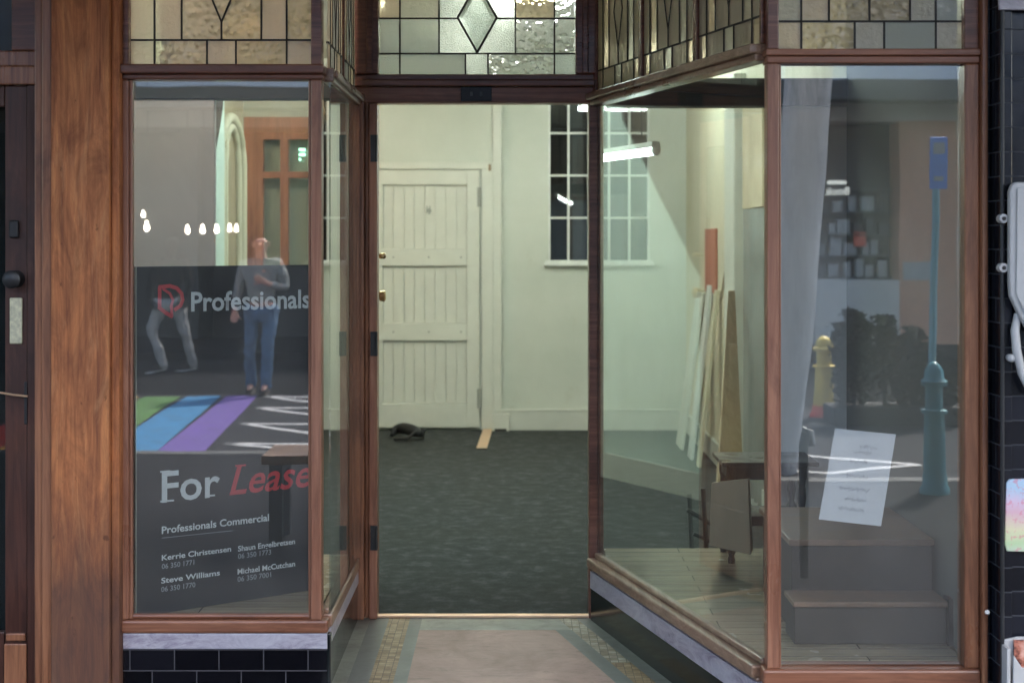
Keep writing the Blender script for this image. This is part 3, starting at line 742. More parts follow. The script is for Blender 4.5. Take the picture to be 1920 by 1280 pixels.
q = bx((jambpx(865), 6.018, 2.104), (jambpx(922), 6.029, 2.162)).build('number_plate', 'plate_black', dw, .002)
m = MB()
for k, px in enumerate((882, 900)): m.box((jambpx(px), 6.0155, 2.125), (jambpx(px+5), 6.0178, 2.142))
m.build('worn_numeral', 'shelf_item_dark', dw)
bx((-.70, 6.035, .0), (.330, 6.065, .012)).build('threshold_strip', 'copper_strip', dw, .003)
# inward-opened glazed leaf seen on its edge
p0, p1 = (-.5525, 6.125), (-.612, 6.55)          # hinge edge -> lock edge, swung a little past square
def lerp(k): return (p0[0]+(p1[0]-p0[0])*k, p0[1]+(p1[1]-p0[1])*k)
m = MB()
m.rail(p0, lerp(.12), .015, 2.09, -.04, 0); m.rail(lerp(.86), p1, .015, 2.09, -.04, 0)
for z0, z1 in ((1.97, 2.09), (.015, .32), (.95, 1.07)): m.rail(lerp(.121), lerp(.859), z0, z1, -.04, 0)
m.rail(lerp(.121), lerp(.859), .32, .95, -.028, -.012)
lf = m.build('door_leaf', 'red_post', dw, .003)
MB().rail(lerp(.121), lerp(.859), 1.07, 1.97, -.028, -.012).build('upper_panel', 'trim_v', lf)
for zc in ((255, 305), (620, 665), (980, 1025)):
    z1, z0 = (EYE-(a-450)/457. for a in zc)
    m = MB(); m.box((-.575, 6.008, z0), (-.551, 6.0145, z1)); m.tube([(-.552, 6.010, z0), (-.552, 6.010, z1)], .006, 8)
    m.build('hinge', 'black_metal', lf)
for z_, r in ((1.294, .026), (1.470, .014)):
    a = Vector((*lerp(.93), z_)); e = Vector((1, .1, 0)).normalized()
    MB().tube([a, a+e*.02, a+e*.026, a+e*.045, a+e*.052], [r*.7, r*.5, r*.9, r, r*.6], 12).build('door_knob', 'brass', lf, 0, True)
p0, p1 = (.322, 6.125), (.352, 6.55); m = MB()
m.rail(p0, lerp(.12), .015, 2.09, 0, .04); m.rail(lerp(.86), p1, .015, 2.09, 0, .04); m.rail(lerp(.121), lerp(.859), .015, 2.09, .012, .028)
m.build('door_leaf', 'red_post', dw, .003, label='second narrow leaf folded back on the right side')

# ---------------------------------------------------------------- pilaster and neighbouring door
pil = thing('timber_pilaster', (-1.46, 4.95, 0), 'broad weathered orange brown timber post left of the black sale board window', 'pilaster')
Yp = 5.0
def pp(px, Y=Yp): return (px-960)*Y/F
bx((pp(97), Yp-.012, -.02), (pp(207), Yp+.14, 3.05)).build('shaft', 'pilaster_wood', pil, .006)
m = MB(); m.box((pp(207)+.001, Yp+.012, -.02), (pp(222), Yp+.14, 3.05)); m.box((pp(222)+.001, Yp+.028, -.02), (-1.3335, Yp+.14, 3.05)); m.build('right_moulding', 'pilaster_wood', pil, .006)
m = MB(); m.box((pp(60), Yp+.022, -.02), (pp(76)-.001, Yp+.14, 3.05)); m.box((pp(76), Yp+.008, -.02), (pp(97)-.001, Yp+.14, 3.05)); m.build('left_moulding', 'trim_v', pil, .006)
nd = thing('neighbour_door', (-1.9, 5.08, 0), 'dark brown panelled door at the far left with a knob and a brass letter plate', 'door')
Yn = 5.08
def n_(px): return (px-960)*Yn/F
def nz(py): return EYE-(py-450)*Yn/F
m = MB(); m.box((n_(-60)-.5, Yn-.02, nz(160)), (-1.6235, Yn+.06, nz(125))); m.box((n_(-60)-.5, Yn, nz(125)), (-1.6235, Yn+.06, nz(95))); m.build('door_head', 'trim_v', nd, .005)
bx((n_(22), Yn-.005, nz(95)), (-1.6235, Yn+.06, 3.0)).build('fanlight_post', 'trim_h', nd, .004)
bx((-2.7, Yn+.02, nz(95)), (n_(22), Yn+.026, 2.95)).build('fanlight', 'glass_dark', nd)
m = MB(); m.box((n_(50)+.002, Yn-.002, -.02), (-1.6235, Yn+.06, nz(160))); m.build('door_frame', 'door_wood', nd, .003)
m = MB(); m.box((n_(8), Yn+.006, .0), (n_(50), Yn+.05, nz(161))); m.box((-2.6, Yn+.006, .0), (n_(8)-.002, Yn+.05, nz(1185))); m.box((-2.6, Yn+.006, nz(200)), (n_(8)-.002, Yn+.05, nz(161))); m.build('leaf', 'door_wood', nd, .004)
bx((-2.6, Yn+.028, nz(1185)), (n_(8)-.002, Yn+.034, nz(200))).build('glass', 'glass_dark', nd)
m = MB(); m.box((n_(12), Yn-.008, nz(1200)), (n_(48), Yn+.005, nz(1186))); m.box((n_(8), Yn-.004, -.0), (n_(50), Yn+.005, nz(1206))); m.build('kick_moulding', 'trim_v', nd, .003)
bx((n_(18), Yn-.012, nz(446)), (n_(36), Yn+.005, nz(413))).build('lock_cylinder', 'black_metal', nd, .006)
MB().tube([(n_(30), Yn+.004, nz(523)), (n_(30), Yn-.02, nz(523)), (n_(30), Yn-.03, nz(523)), (n_(30), Yn-.05, nz(523)), (n_(30), Yn-.058, nz(523))], [.03, .014, .026, .031, .02], 18).build('door_knob', 'plum_metal', nd, 0, True)
bx((n_(18), Yn-.003, nz(645)), (n_(42), Yn+.0055, nz(558))).build('push_plate', 'worn_brass', nd, .006)
bx((n_(50)-.008, Yn-.006, nz(795)), (n_(50)+.004, Yn+.001, nz(715))).build('latch_plate', 'black_metal', nd, .003)
MB().tube([(n_(6), Yn-.03, nz(734)), (n_(30), Yn-.032, nz(738)), (n_(54), Yn-.01, nz(742))], .004, 6).build('lever', 'copper_strip', nd, 0, True)
struct(bx((-2.75, 5.6, 0), (-1.88, 5.66, 3.0)).build('hall_partition', 'opp_dark'))
struct(bx((-2.87, YL-.1, -.02), (-2.62, YL+.15, 3.02)).build('side_pier', 'opp_dark'))

# ---------------------------------------------------------------- black tiled wall at right and what hangs on it
tw = thing('tiled_wall', (1.6, YR, 0), 'black glazed brick tile wall right of the wide display window', 'wall')
bx((1.475, YR-.10, -.02), (3.4, YR+.3, 3.05)).build('tiling', 'tile_x', tw)
m = MB(); m.box((1.424, YR-.03, -.02), (1.436, YR+.3, 3.05)); m.box((1.437, YR-.115, -.02), (1.473, YR+.3, 3.05)); m.build('edge_strip', 'tile_y', tw, .003)
MB().tube([(1.44, YR-.125, -.02), (1.44, YR-.125, 3.0)], .006, 8).build('bead', 'plum_metal', tw)
Yt = YR-.10
def tp(px, py, off=0): Y = Yt-off; return Vector(((px-960)*Y/F, Y, EYE-(py-450)*Y/F))
wp = thing('white_panel', tp(1925, 450), 'white moulded plastic bracket panel with round clips on the black tiles', 'bracket')
prof = [(1892, 346), (1887, 360), (1887, 530), (1889, 555), (1905, 590), (1922, 620), (2060, 660), (2060, 342), (1900, 342)]
MB().prism([tp(a, b, .03) for a, b in prof], (0, -.03, 0)).build('panel_body', 'plastic_white', wp, .008)
MB().prism([tp(a, b, .061) for a, b in [(1906, 352), (1904, 552), (1922, 590), (2050, 620), (2050, 350)]], (0, -.006, 0)).build('raised_face', 'plastic_white', wp, .003)
for y in (410, 502):
    a = tp(1880, y, .03); MB().tube([a+Vector((0, .02, 0)), a+Vector((0, -.012, 0))], .014, 16).build('clip', 'plastic_white', wp, .003)
    MB().tube([a+Vector((0, -.012, 0)), a+Vector((0, -.014, 0))], .006, 10).build('screw', 'black_metal', wp)
MB().tube([tp(1908, 588, .03), tp(1903, 620, .035), tp(1906, 655, .04), tp(1916, 700, .04), tp(1935, 740, .04)], [.010, .013, .013, .012, .01], 10).build('arm', 'plastic_white', wp, 0, True)
a = tp(1895, 671, .03); MB().tube([a+Vector((0, .025, 0)), a+Vector((0, -.01, 0)), a+Vector((0, -.016, 0))], [.010, .012, .006], 12).build('knob', 'plastic_white', wp, 0, True)
MB().tube([a+Vector((.01, 0, 0)), a+Vector((.06, 0, 0))], .003, 6).build('pin', 'black_metal', wp)
# pastel card
t = NT('pastel_card')
sx = t.n('ShaderNodeSeparateXYZ'); t.l(t.tc, sx.inputs[0])
zz = t.math('ADD', t.math('MULTIPLY', sx.outputs[2], 4.4), t.math('MULTIPLY', t.noise(14, 3), .25))
c = t.ramp(zz, [(.0, (.70, .74, .70)), (.22, (.55, .72, .42)), (.42, (.80, .76, .50)), (.62, (.78, .50, .58)), (.78, (.75, .6, .75)), (.95, (.50, .68, .85))])
c = t.mix(t.ramp(t.noise(60, 3), [(.56, 0), (.62, .5)]), c, (.75, .18, .28))
t.princ(c, .5); MATS['pastel_card'] = t.m
q = [tp(1888, 1033, .02), tp(1884, 1020, .02), tp(1887, 905, .02), tp(1893, 898, .02), tp(2010, 896, .02), tp(2008, 1036, .02)]
tag(MB().prism([p for p in q], (0, .012, 0)).build('poster_card', 'pastel_card', None, .002, loc=tp(1890, 1034, .02)), 'small card in pink, yellow, green and blue pastels on the black tiles', 'card')
bxs = thing('leaflet_box', tp(1900, 1290, .05), 'white leaflet holder with a printed picture low on the black tiles', 'leaflet holder')
m = MB(); m.prism([tp(1884, 1330, .02), tp(1881, 1197, .02), tp(1905, 1192, .02), tp(2060, 1190, .02), tp(2060, 1330, .02)], (0, -.01, 0)); m.build('back_panel', 'plastic_white', bxs, .002)
m = MB(); m.prism([tp(1897, 1330, .07), tp(1899, 1226, .07), tp(1915, 1250, .07), tp(2060, 1250, .07), tp(2060, 1330, .07)], (0, -.008, 0)); m.box(tp(1883, 1330, .02), tp(1888, 1215, .075)); m.build('front_panel', 'plastic_white', bxs, .002)
t = NT('print'); t.princ(t.ramp(t.noise(22, 3), [(.42, (.06, .02, .02)), (.5, (.5, .18, .12)), (.62, (.75, .45, .36))]), .4); MATS['print'] = t.m
m = MB(); m.prism([tp(1902, 1320, .045), tp(1902, 1200, .045), tp(2050, 1200, .045), tp(2050, 1320, .045)], (0, .01, 0)); m.build('leaflet', 'print', bxs)
tag(MB().prism([tp(1871, 20, .02), tp(1868, -60, .02), tp(2020, -60, .02), tp(2020, 22, .02)], (0, -.015, 0)).build('sign_board', 'marble', None, .003, loc=tp(1871, 20, .02)), 'pinkish pale sign board cut off at the top right corner over black tiles', 'sign')
tag(MB().tube([tp(1851, 1147, -.0)+Vector((0, -.0, 0)), tp(1851, 1147, .035)], [.008, .006], 8).build('wall_screw', 'plastic_white', None, 0, True, loc=tp(1851, 1147, .0)), 'tiny bright screw head on the black edge beside the tiles', 'screw')

# ---------------------------------------------------------------- the sale board
A = P(253, 500, 5.12); B = Vector((P(598, 500, 5.54).x, 5.54, A.z)); zb_ = EYE-(1158-450)*5.12/F
U = (B-A).normalized(); NB = Vector((U.y, -U.x, 0))      # faces the street
wboard = (B-A).length
fs = thing('lease_board', Vector((A.x, A.y, zb_)), 'tall black agency board with white and red lettering behind the left window glass', 'sign board')
m = MB(); m.prism([A, B, Vector((B.x, B.y, zb_)), Vector((A.x, A.y, zb_))], -NB*.006); m.build('panel', 'vinyl_black', fs)
m = MB(); m.prism([A+U*.001+NB*.0005, A+U*.006+NB*.0005, Vector((A.x, A.y, zb_))+U*.006+NB*.0005, Vector((A.x, A.y, zb_))+U*.001+NB*.0005], NB*.001); m.build('edge_tape', 'curtain_grey', fs)
m = MB(); m.box((B.x-.10, B.y+.02, .236), (B.x-.07, B.y+.05, zb_+.3)); m.build('prop', 'ply', fs)
bx((A.x+.10, A.y+.14, .236), (A.x+.13, A.y+.17, zb_+.3)).build('prop', 'ply', fs)
def onb(px, py):
    dx = Vector(((px-960)/F, 1, -(py-450)/F)); k = (A-Vector((0, 0, EYE))).dot(NB)/dx.dot(NB); q = Vector((0, 0, EYE))+dx*k; return q
def btext(name, txt, mat, p0, p1, hpx, **kw):
    a = onb(*p0); b = onb(*p1); a0 = Vector((a.x, a.y, a.z)); Yc = a.y
    b = Vector((b.x, b.y, a.z)); wd = (b-a).length
    return text_mesh(name, txt, mat, a0, U, (0, 0, 1), wd, hpx*Yc/F, fs, **kw)
btext('lettering', 'Professionals', 'lettering_white', (358, 583), (581, 578), 37, bold=.022)
btext('lettering', 'For', 'lettering_white', (303, 941), (412, 926), 60, bold=.014)
btext('lettering', 'Lease', 'lettering_red', (430, 927), (584, 915), 56, bold=.012, shear=.3)
btext('small_lettering', 'Professionals Commercial', 'lettering_white', (303, 1000), (504, 982), 14, bold=.02)
for txt, p0, p1 in (('Kerrie Christensen', (303, 1050), (433, 1036)), ('Steve Williams', (302, 1093), (412, 1080)), ('Shaun Engelbretsen', (446, 1033), (553, 1020)), ('Michael McCutchan', (445, 1076), (553, 1062))):
    btext('small_lettering', txt, 'lettering_white', p0, p1, 10.5, bold=.02)
for txt, p0, p1 in (('06 350 1771', (303, 1066), (364, 1058)), ('06 350 1770', (302, 1109), (366, 1100)), ('06 350 1773', (446, 1047), (508, 1040)), ('06 350 7001', (445, 1090), (508, 1083))):
    btext('small_lettering', txt, 'lettering_grey', p0, p1, 10, bold=.01)
def ribbon(mb, pts, w, mat):
    pts = [onb(*p) for p in pts]
    for i in range(len(pts)-1):
        a, b = pts[i], pts[i+1]; d = (b-a).normalized(); s = d.cross(NB).normalized()*w/2; e = d*w*.3
        mb.face([a-s-e+NB*.0015, b-s+e+NB*.0015, b+s+e+NB*.0015, a+s-e+NB*.0015])
# slab serifs
for a, b, h, w in ((301, 325, 939.5, .006), (301, 318, 884, .006), (388, 402, 929, .006)):
    q = MB(); ribbon(q, [(a, h), (b, h-(b-a)*.085)], w, None); q.build('serif', 'lettering_white', fs)
for a, b, h in ((431, 450, 925), (442, 460, 873)):
    q = MB(); ribbon(q, [(a, h), (b, h-(b-a)*.085)], .006, None); q.build('serif', 'lettering_red', fs)
m = MB()
ribbon(m, [(299, 540), (299, 576)], .013, None)
ribbon(m, [(299, 538), (318, 536), (331, 540), (340, 550), (342, 562), (338, 573), (328, 580)], .013, None)
ribbon(m, [(299, 577), (310, 586), (322, 593)], .013, None); ribbon(m, [(322, 592), (321, 572)], .010, None)
ribbon(m, [(306, 542), (318, 550), (324, 562), (320, 576)], .009, None)
m.build('emblem', 'lettering_red', fs)
ribbon(m2 := MB(), [(303, 1008), (340, 1004), (436, 994)], .002, None); m2.build('rule', 'lettering_grey', fs)

# ---------------------------------------------------------------- paper note in right window
q = [P(1535, 973, 4.50), P(1652, 986, 4.50), P(1680, 814, 4.50), P(1566, 803, 4.50)]
pn = thing('paper_note', q[0], 'white sheet with faint handwriting taped crookedly inside the right window', 'note')
MB().prism(q, (0, .0006, 0)).build('sheet', 'paper', pn)
random.seed(3)
eu = (q[1]-q[0]).normalized(); ev = (q[3]-q[0]).normalized()
for v_, a0, a1 in ((.235, .06, .13), (.205, .05, .12), (.155, .05, .13), (.112, .03, .15), (.078, .06, .15), (.045, .04, .14), (.255, .08, .15)):
    m = MB(); x = a0; up = 1
    a_ = q[0]+eu*x+ev*v_
    pts = []
    while x < a1:
        pts.append(q[0]+eu*(x*.8+.02)+ev*(v_*.92+up*random.uniform(.001, .0085))+Vector((0, -.0008, 0))); x += random.uniform(.0016, .005); up = -up
        if random.random() < .12: x += .008
    m.tube(pts, .0005, 4); m.build('handwriting', 'ink', pn)

# ---------------------------------------------------------------- loose things in the shop
st = thing('side_table', (1.0, 6.03, .25), 'small dark table with turned legs on the platform of the right window', 'table')
tx0, tx1, ty0, ty1 = .865, 1.17, 5.90, 6.14
bx((tx0-.03, ty0-.03, .640), (tx1+.05, ty1+.03, .658)).build('table_top', 'black_wood', st, .004)
m = MB(); m.box((tx0, ty0, .585), (tx1, ty0+.018, .639)); m.box((tx0, ty1-.018, .585), (tx1, ty1, .639)); m.box((tx0, ty0+.02, .585), (tx0+.018, ty1-.02, .639)); m.box((tx1-.018, ty0+.02, .585), (tx1, ty1-.02, .639)); m.build('apron', 'black_wood', st)
bx((tx0, ty0, .40), (tx1, ty1, .44)).build('shelf', 'black_wood', st, .004)
for x in (tx0+.012, tx1-.012):
    for y in (ty0+.012, ty1-.012):
        MB().lathe((x, y, .251), [(0, .014), (.015, .016), (.03, .011), (.05, .02), (.10, .023), (.13, .014), (.15, .022), (.19, .022), (.21, .012), (.26, .018), (.31, .014), (.34, .02), (.388, .02)], 12).build('leg', 'black_wood', st, 0, True)
tag(MB().hexa([P(1330, 1022, 5.80), P(1408, 1040, 5.70), P(1412, 1030, 5.84), P(1335, 1018, 5.95), P(1334, 905, 5.80), P(1402, 898, 5.70), P(1406, 896, 5.84), P(1338, 903, 5.95)]).build('cardboard_box', 'cardboard', None, .002, loc=P(1370, 1030, 5.8)), 'beige box front hung against the dark turned leg table in the right window', 'box')
def lean(name, mat, x0, x1, y0, y1, z1, label, cat, th=.014, group=None, skew=0):
    m = MB(); m.hexa([(x0, y0, .002), (x0+th, y0, .002), (x0+th, y1, .002), (x0, y1, .002), (x1-th, y0+skew, z1), (x1, y0+skew, z1), (x1, y1, z1), (x1-th, y1, z1)])
    return tag(m.build(name, mat, None, .002, loc=((x0+x1)/2, (y0+y1)/2, 0)), label, cat, group)
lean('leaning_board', 'white_paint', 1.24, 1.415, 10.85, 11.2, 1.15, 'white board leaning on the right wall, farthest left of the leaning boards', 'board', .02, 'boards leaning on the right wall', -.0)
lean('leaning_board', 'bar_white', 1.25, 1.41, 10.35, 10.55, 1.22, 'narrow white board leaning on the right wall, in the middle of the leaning boards', 'board', .02, 'boards leaning on the right wall')
lean('leaning_board', 'plaster_cream', 1.26, 1.405, 10.0, 10.12, 1.20, 'cream board leaning on the right wall, next to the brown sheet', 'board', .02, 'boards leaning on the right wall')
tag(MB().hexa([(1.02, 7.45, .002), (1.22, 7.72, .002), (1.21, 7.74, .002), (1.01, 7.47, .002), P(1366, 545, 8.8), P(1378, 545, 8.9), P(1378, 545, 8.92), P(1366, 545, 8.82)]).build('leaning_board', 'ply', None, 0, loc=(1.1, 7.6, 0)), 'tall tapering brown plywood sheet standing behind the dark table', 'board', 'boards leaning on the right wall')
tag(MB().tube([P(1352, 560, 9.6), P(1365, 476, 9.4)], [.011, .006], 6).build('timber_lath', 'cardboard', None, loc=P(1352, 560, 9.6)), 'thin pointed lath rising behind the brown plywood sheet', 'lath')
bx((1.385, 8.2, 1.725), (1.418, 8.9, 2.34)).build('tan_panel', 'tan_paint', rw, .003)
cu = MB()
n = 16
for k in range(n):
    y = 8.2+.7*k/n; y2 = 8.2+.7*(k+1)/n; a = 1.395+.02*math.sin(k*2.1); b = 1.395+.02*math.sin((k+1)*2.1)
    cu.hexa([(a, y, .05), (a+.006, y, .05), (b+.006, y2, .05), (b, y2, .05), (a, y, 1.72), (a+.006, y, 1.72), (b+.006, y2, 1.72), (b, y2, 1.72)])
tag(cu.build('curtain', 'curtain_grey', None, 0, False, loc=(1.4, 8, 0)), 'grey hanging cloth on the right wall of the shop in front of the pier', 'curtain')
bg_ = MB(); pts = []
for k in range(15):
    a = k/14*math.pi; pts.append((-.93+.0+.17*(1-math.cos(a))*.5*1.4, 11.45+.1*math.sin(a*2), .03+.05*math.sin(a)))
bg_.tube(pts, [.015+.03*math.sin(k/14*math.pi) for k in range(15)], 9)
bg_.tube([(-.9, 11.3, .02), (-.8, 11.25, .03), (-.72, 11.35, .09), (-.68, 11.5, .06), (-.71, 11.6, .02)], [.012]*5, 8)
tag(bg_.build('black_bag', 'rubber', None, 0, True, loc=(-.85, 11.4, 0)), 'crumpled black bag lying on the carpet below the white plank door', 'bag')
tag(MB().hexa([G(893, 840), G(913, 840), G(924, 803), G(906, 803), G(893, 840, .012), G(913, 840, .012), G(924, 803, .012), G(906, 803, .012)]).build('floor_offcut', 'copper_strip', None, 0, loc=G(905, 820)), 'short pale wooden strip lying on the dark carpet by the door frame', 'strip')
m = MB()
for (a, b, c_, e, Y) in ((1292, 925, 1302, 1030, 6.9), (1318, 915, 1330, 1028, 6.8)): m.tube([P(a, b, Y), P((a+c_)/2, e, Y)], .012, 6)
m.tube([P(1288, 955, 6.85), P(1340, 985, 6.85)], .012, 6); m.tube([P(1300, 1000, 6.8), P(1345, 1020, 6.8)], .010, 6); 
tag(m.build('folding_stool', 'black_metal', None, 0, loc=(.85, 6.85, 0)), 'black metal stool frame on the carpet behind the beige box', 'stool')

# ---------------------------------------------------------------- front of building above, verandah
fb = thing('shop_building', (0, 4.6, 3.05), 'upper front of the shop building above the display windows', 'building')
m = MB(); m.box((-8, YR-.05, 3.06), (8, YR+.35, 8.5)); m.box((-8, YR+.0, -.02), (-2.88, YR+.35, 3.058)); m.box((3.41, YR, -.02), (8, YR+.35, 3.058)); m.box((-2.86, YR+.35, 3.13), (1.6, YL+.3, 3.3)); m.build('upper_wall', 'opp_wall', fb)
m = MB(); m.box((-2.87, YR+.352, 3.021), (1.42, YL+1.0, 3.05)); m.build('soffit', 'ceiling_paint', fb)
ve = thing('street_verandah', (0, 2.8, 3.1), 'flat verandah roof over the pavement in front of the shop', 'verandah')
bx((-8, 1.5, 3.22), (8, YR-.052, 3.30)).build('roof_deck', 'ceiling_paint', ve)
bx((-8, 1.42, 3.10), (8, 1.498, 3.42)).build('fascia', 'verandah_metal', ve)

# ---------------------------------------------------------------- street seen mirrored in the glass
def opp(px, D, side='L'):
    Yg = YL if side == 'L' else YR
    return (px-960)*D/F, 2*Yg-D
Yo = -13.0
ob = thing('far_shop_building', (0, Yo, 0), 'row of shops across the street mirrored in the display glass', 'building')
m = MB(); m.box((-20, Yo-8, 3.75), (20, Yo, 6.2), 'opp_upper'); m.box((-20, Yo-8, 3.3), (20, Yo, 3.75), 'opp_wall')
m.box((6.6, Yo-8, -.1), (20, Yo, 3.3), 'opp_wall'); m.box((5.75, Yo-8, -.1), (6.6, Yo, 3.3), 'opp_terra')
m.box((-20, Yo-8, -.1), (4.5, Yo-1.2, 3.3), 'opp_dark')
m.box((4.5, Yo-8, .95), (5.75, Yo-.6, 3.3), 'opp_dark'); m.box((4.5, Yo-8, -.1), (5.75, Yo, .949), 'opp_wall'); m.box((1.2, Yo-1.19, -.1), (4.5, Yo-.1, 3.3), 'opp_wall')
m.build('wall', 'opp_wall', ob)
m = MB(); m.box((-20, Yo+.01, 3.56), (20, Yo+1.2, 3.62)); m.build('verandah', 'verandah_dark', ob)
m = MB(); m.box((-20, Yo+1.2, 3.50), (20, Yo+1.28, 3.78)); m.build('fascia', 'verandah_dark', ob)
for x in (-9, -5.2, -1.0, 1.1): bx((x, Yo-1.19, -.1), (x+.28, Yo-.02, 3.3)).build('shopfront_pier', 'opp_dark', ob)
m = MB(); random.seed(9)
for r_ in range(5):
    zz = .96+.33*r_
    m.box((4.56, Yo-.58, zz), (5.7, Yo-.3, zz+.03), 'shelf_item_dark')
    if r_ < 4:
        x = 4.6
        while x < 5.6:
            w_ = random.uniform(.08, .2); m.box((x, Yo-.5, zz+.03), (x+w_, Yo-.35, zz+.03+random.uniform(.15, .27)), random.choice(['shelf_item_pale', 'shelf_item_dark', 'shelf_item_dark', 'shelf_item_pale'])); x += w_+random.uniform(.02, .1)
m.box((5.15, Yo-.34, 1.45), (5.32, Yo-.30, 1.68), 'shelf_item_red')
m.build('display_shelf', 'shelf_item_dark', ob)
bx((4.72, Yo-.28, 2.37), (5.02, Yo-.26, 2.42)).build('lit_strip', 'sign_glow', ob)
text_mesh('lit_sign', 'Book', 'sign_glow', (5.06, Yo-.26, 2.22), (-1, 0, 0), (0, 0, 1), .38, .11, ob, bold=.02)
m = MB(); m.box((5.8, Yo+.01, .95), (6.3, Yo+.04, 1.22)); m.build('wall_notice', 'shelf_item_pale', ob)
# pendant bulbs
for px, py, D in ((275, 423, 17), (352, 429, 19.0), (381, 428, 20.2), (405, 427, 21.2), (430, 425, 22.2), (443, 426, 23.2), (269, 400, 24)):
    x, y = opp(px, D); zc = EYE-(py-450)*D/F; top = 3.40 if y < -10 else None
    b = thing('pendant_bulb', (x, y, zc), 'small lit bulb in the hanging row mirrored above the black sale board', 'lamp', 'row of hanging bulbs')
    r = .028 if D < 18 else .03
    MB().lathe((x, y, zc-.06), [(0, .01), (.02, r), (.05, r*1.05), (.09, r*.6), (.12, .012)], 10).build('bulb', 'bulb_warm', b, 0, True)
    MB().tube([(x, y, zc+.06), (x, y, top or 3.4)], .004, 5).build('cord', 'rubber', b)
tag(MB().tube([(opp(269, 24)[0]-2, -13.9 if 0 else -8.0, 3.42), (0, -8.0, 3.40), (2, -8.0, 3.42)], .012, 6).build('catenary_wire', 'rubber'), 'dark wire strung over the street that carries the hanging bulbs', 'wire')
# benches
def bench(name, x0, x1, y0, y1, h, label, leg='black_metal', slab=False):
    b = thing(name, ((x0+x1)/2, (y0+y1)/2, 0), label, 'bench')
    n = 4; w = (y1-y0)/n
    for k in range(n): bx((x0, y0+k*w+.004, h-.045), (x1, y0+(k+1)*w-.004, h)).build('seat_slat', 'bench_wood', b, .004)
    for x in (x0+.03, x1-.10):
        m = MB(); m.box((x, y0+.05, 0), (x+.07, y0+.11, h-.046)); m.box((x, y1-.11, 0), (x+.07, y1-.05, h-.046)); m.box((x, y0+.111, h-.10), (x+.07, y1-.111, h-.046)); m.build('leg_frame', leg, b, .004)
    if slab: bx((x0+.14, y0+.06, .06), (x1-.14, y0+.10, h-.10)).build('front_slab', 'planter', b)
    return b
D = 7.55; bench('street_bench', opp(497, D)[0], opp(497, D)[0]+.62, 2*YL-D-.28, 2*YL-D+.14, .46, 'timber slat bench with black legs on the pavement, mirrored in the black sale board')
# bollards
def bollard(px, py, D, h, side, mats, label, s=1.0):
    x, y = opp(px, D, side); z0 = EYE-(py-450)*D/F
    b = thing('bollard', (x, y, z0), label, 'bollard', 'cast iron bollards along the kerb')
    z0 = -.006 if y > -.7 else -.12
    r = .062*s
    MB().lathe((x, y, z0), [(0, r*1.5), (.03, r*1.5), (.05, r*1.25), (h*.14, r*1.2)], 18).build('base', mats[0], b, 0, True)
    MB().lathe((x, y, z0+h*.14), [(0, r*1.12), (h*.46, r*.95), (h*.465, r*1.25), (h*.49, r*1.25), (h*.495, r*.9)], 18).build('shaft', mats[1], b, 0, True)
    MB().lathe((x, y, z0+h*.635), [(0, r*.85), (h*.18, r*.85), (h*.185, r*1.25), (h*.22, r*1.3), (h*.24, r*.95), (h*.30, r*.9), (h*.34, r*.55), (h*.365, r*.2)], 18).build('cap', mats[2], b, 0, True)
    return b
bollard(1752, 940, 9.06, .80, 'R', ('turquoise', 'turquoise', 'turquoise'), 'turquoise fluted bollard at the kerb, mirrored at the right edge of the right window')
bollard(1545, 765, 13.9, .76, 'R', ('red_paint', 'yellow_paint', 'yellow_paint'), 'yellow bollard with a red foot, mirrored beside the pale tree trunk', 1.35)
D = 6.75; x, y = opp(1508, D, 'R')
b = thing('hoop_stand', (x, y, 0), 'black hoop stand with a pale top, mirrored left of the paper note', 'bike stand')
MB().tube([(x, y, 0), (x, y, .60), (x+.01, y, .66)], .022, 12).build('post', 'black_metal', b, 0, True)
MB().tube([(x-.01, y, .62), (x+.005, y, .68), (x+.03, y, .665), (x+.04, y, .60)], .016, 10).build('top_hoop', 'plastic_white', b, 0, True)
# sign on its pole
D = 9.3; x, y = opp(1744, D, 'R'); x2, _ = opp(1757, D, 'R')
sg = thing('parking_sign', (x, y, 0), 'blue parking sign on a pale blue pole, mirrored near the right window edge', 'sign')
zt = EYE-(355-450)*D/F; zt2 = EYE-(258-450)*D/F
MB().tube([(x, y, 0), (x2, y, zt2-.02)], .022, 10).build('pole', 'pole_blue', sg, 0, True)
bx((x2-.055, y+.025, zt), (x2+.055, y+.035, zt2)).build('sign_plate', 'sign_blue', sg, .01)
bx((x2-.035, y+.036, zt+.22), (x2+.035, y+.038, zt+.29)).build('sign_symbol', 'shelf_item_pale', sg); bx((x2-.03, y+.036, zt+.05), (x2+.03, y+.038, zt+.08)).build('sign_symbol', 'shelf_item_pale', sg)
# tree
tr = thing('street_tree', (1.85, -1.7, -.12), 'pale barked street tree with a leaning trunk, mirrored in the right window', 'tree')
D = 10.6
tp_ = [(1450, 890, .17), (1463, 800, .16), (1473, 700, .16), (1487, 600, .16), (1493, 450, .165), (1505, 300, .17), (1516, 150, .17), (1524, 0, .16), (1535, -180, .13)]
pts = []
for px, py, r in tp_:
    x, y = opp(px, D, 'R'); pts.append(Vector((x, y, EYE-(py-450)*D/F)))
MB().tube(pts, [q[2] for q in tp_], 16).build('trunk', 'bark', tr, 0, True)
top = pts[-1]; ends = []
random.seed(5)
for k in range(8):
    a = k*math.pi/4+.3; e = top+Vector((math.cos(a)*1.5, math.sin(a)*1.3, .9+random.random()))
    s0 = pts[-2]+(pts[-1]-pts[-2])*random.random()
    MB().tube([s0, (s0+e)/2+Vector((0, 0, .25)), e], [.08, .05, .02], 8).build('branch', 'bark', tr, 0, True); ends.append(e)
m = MB()
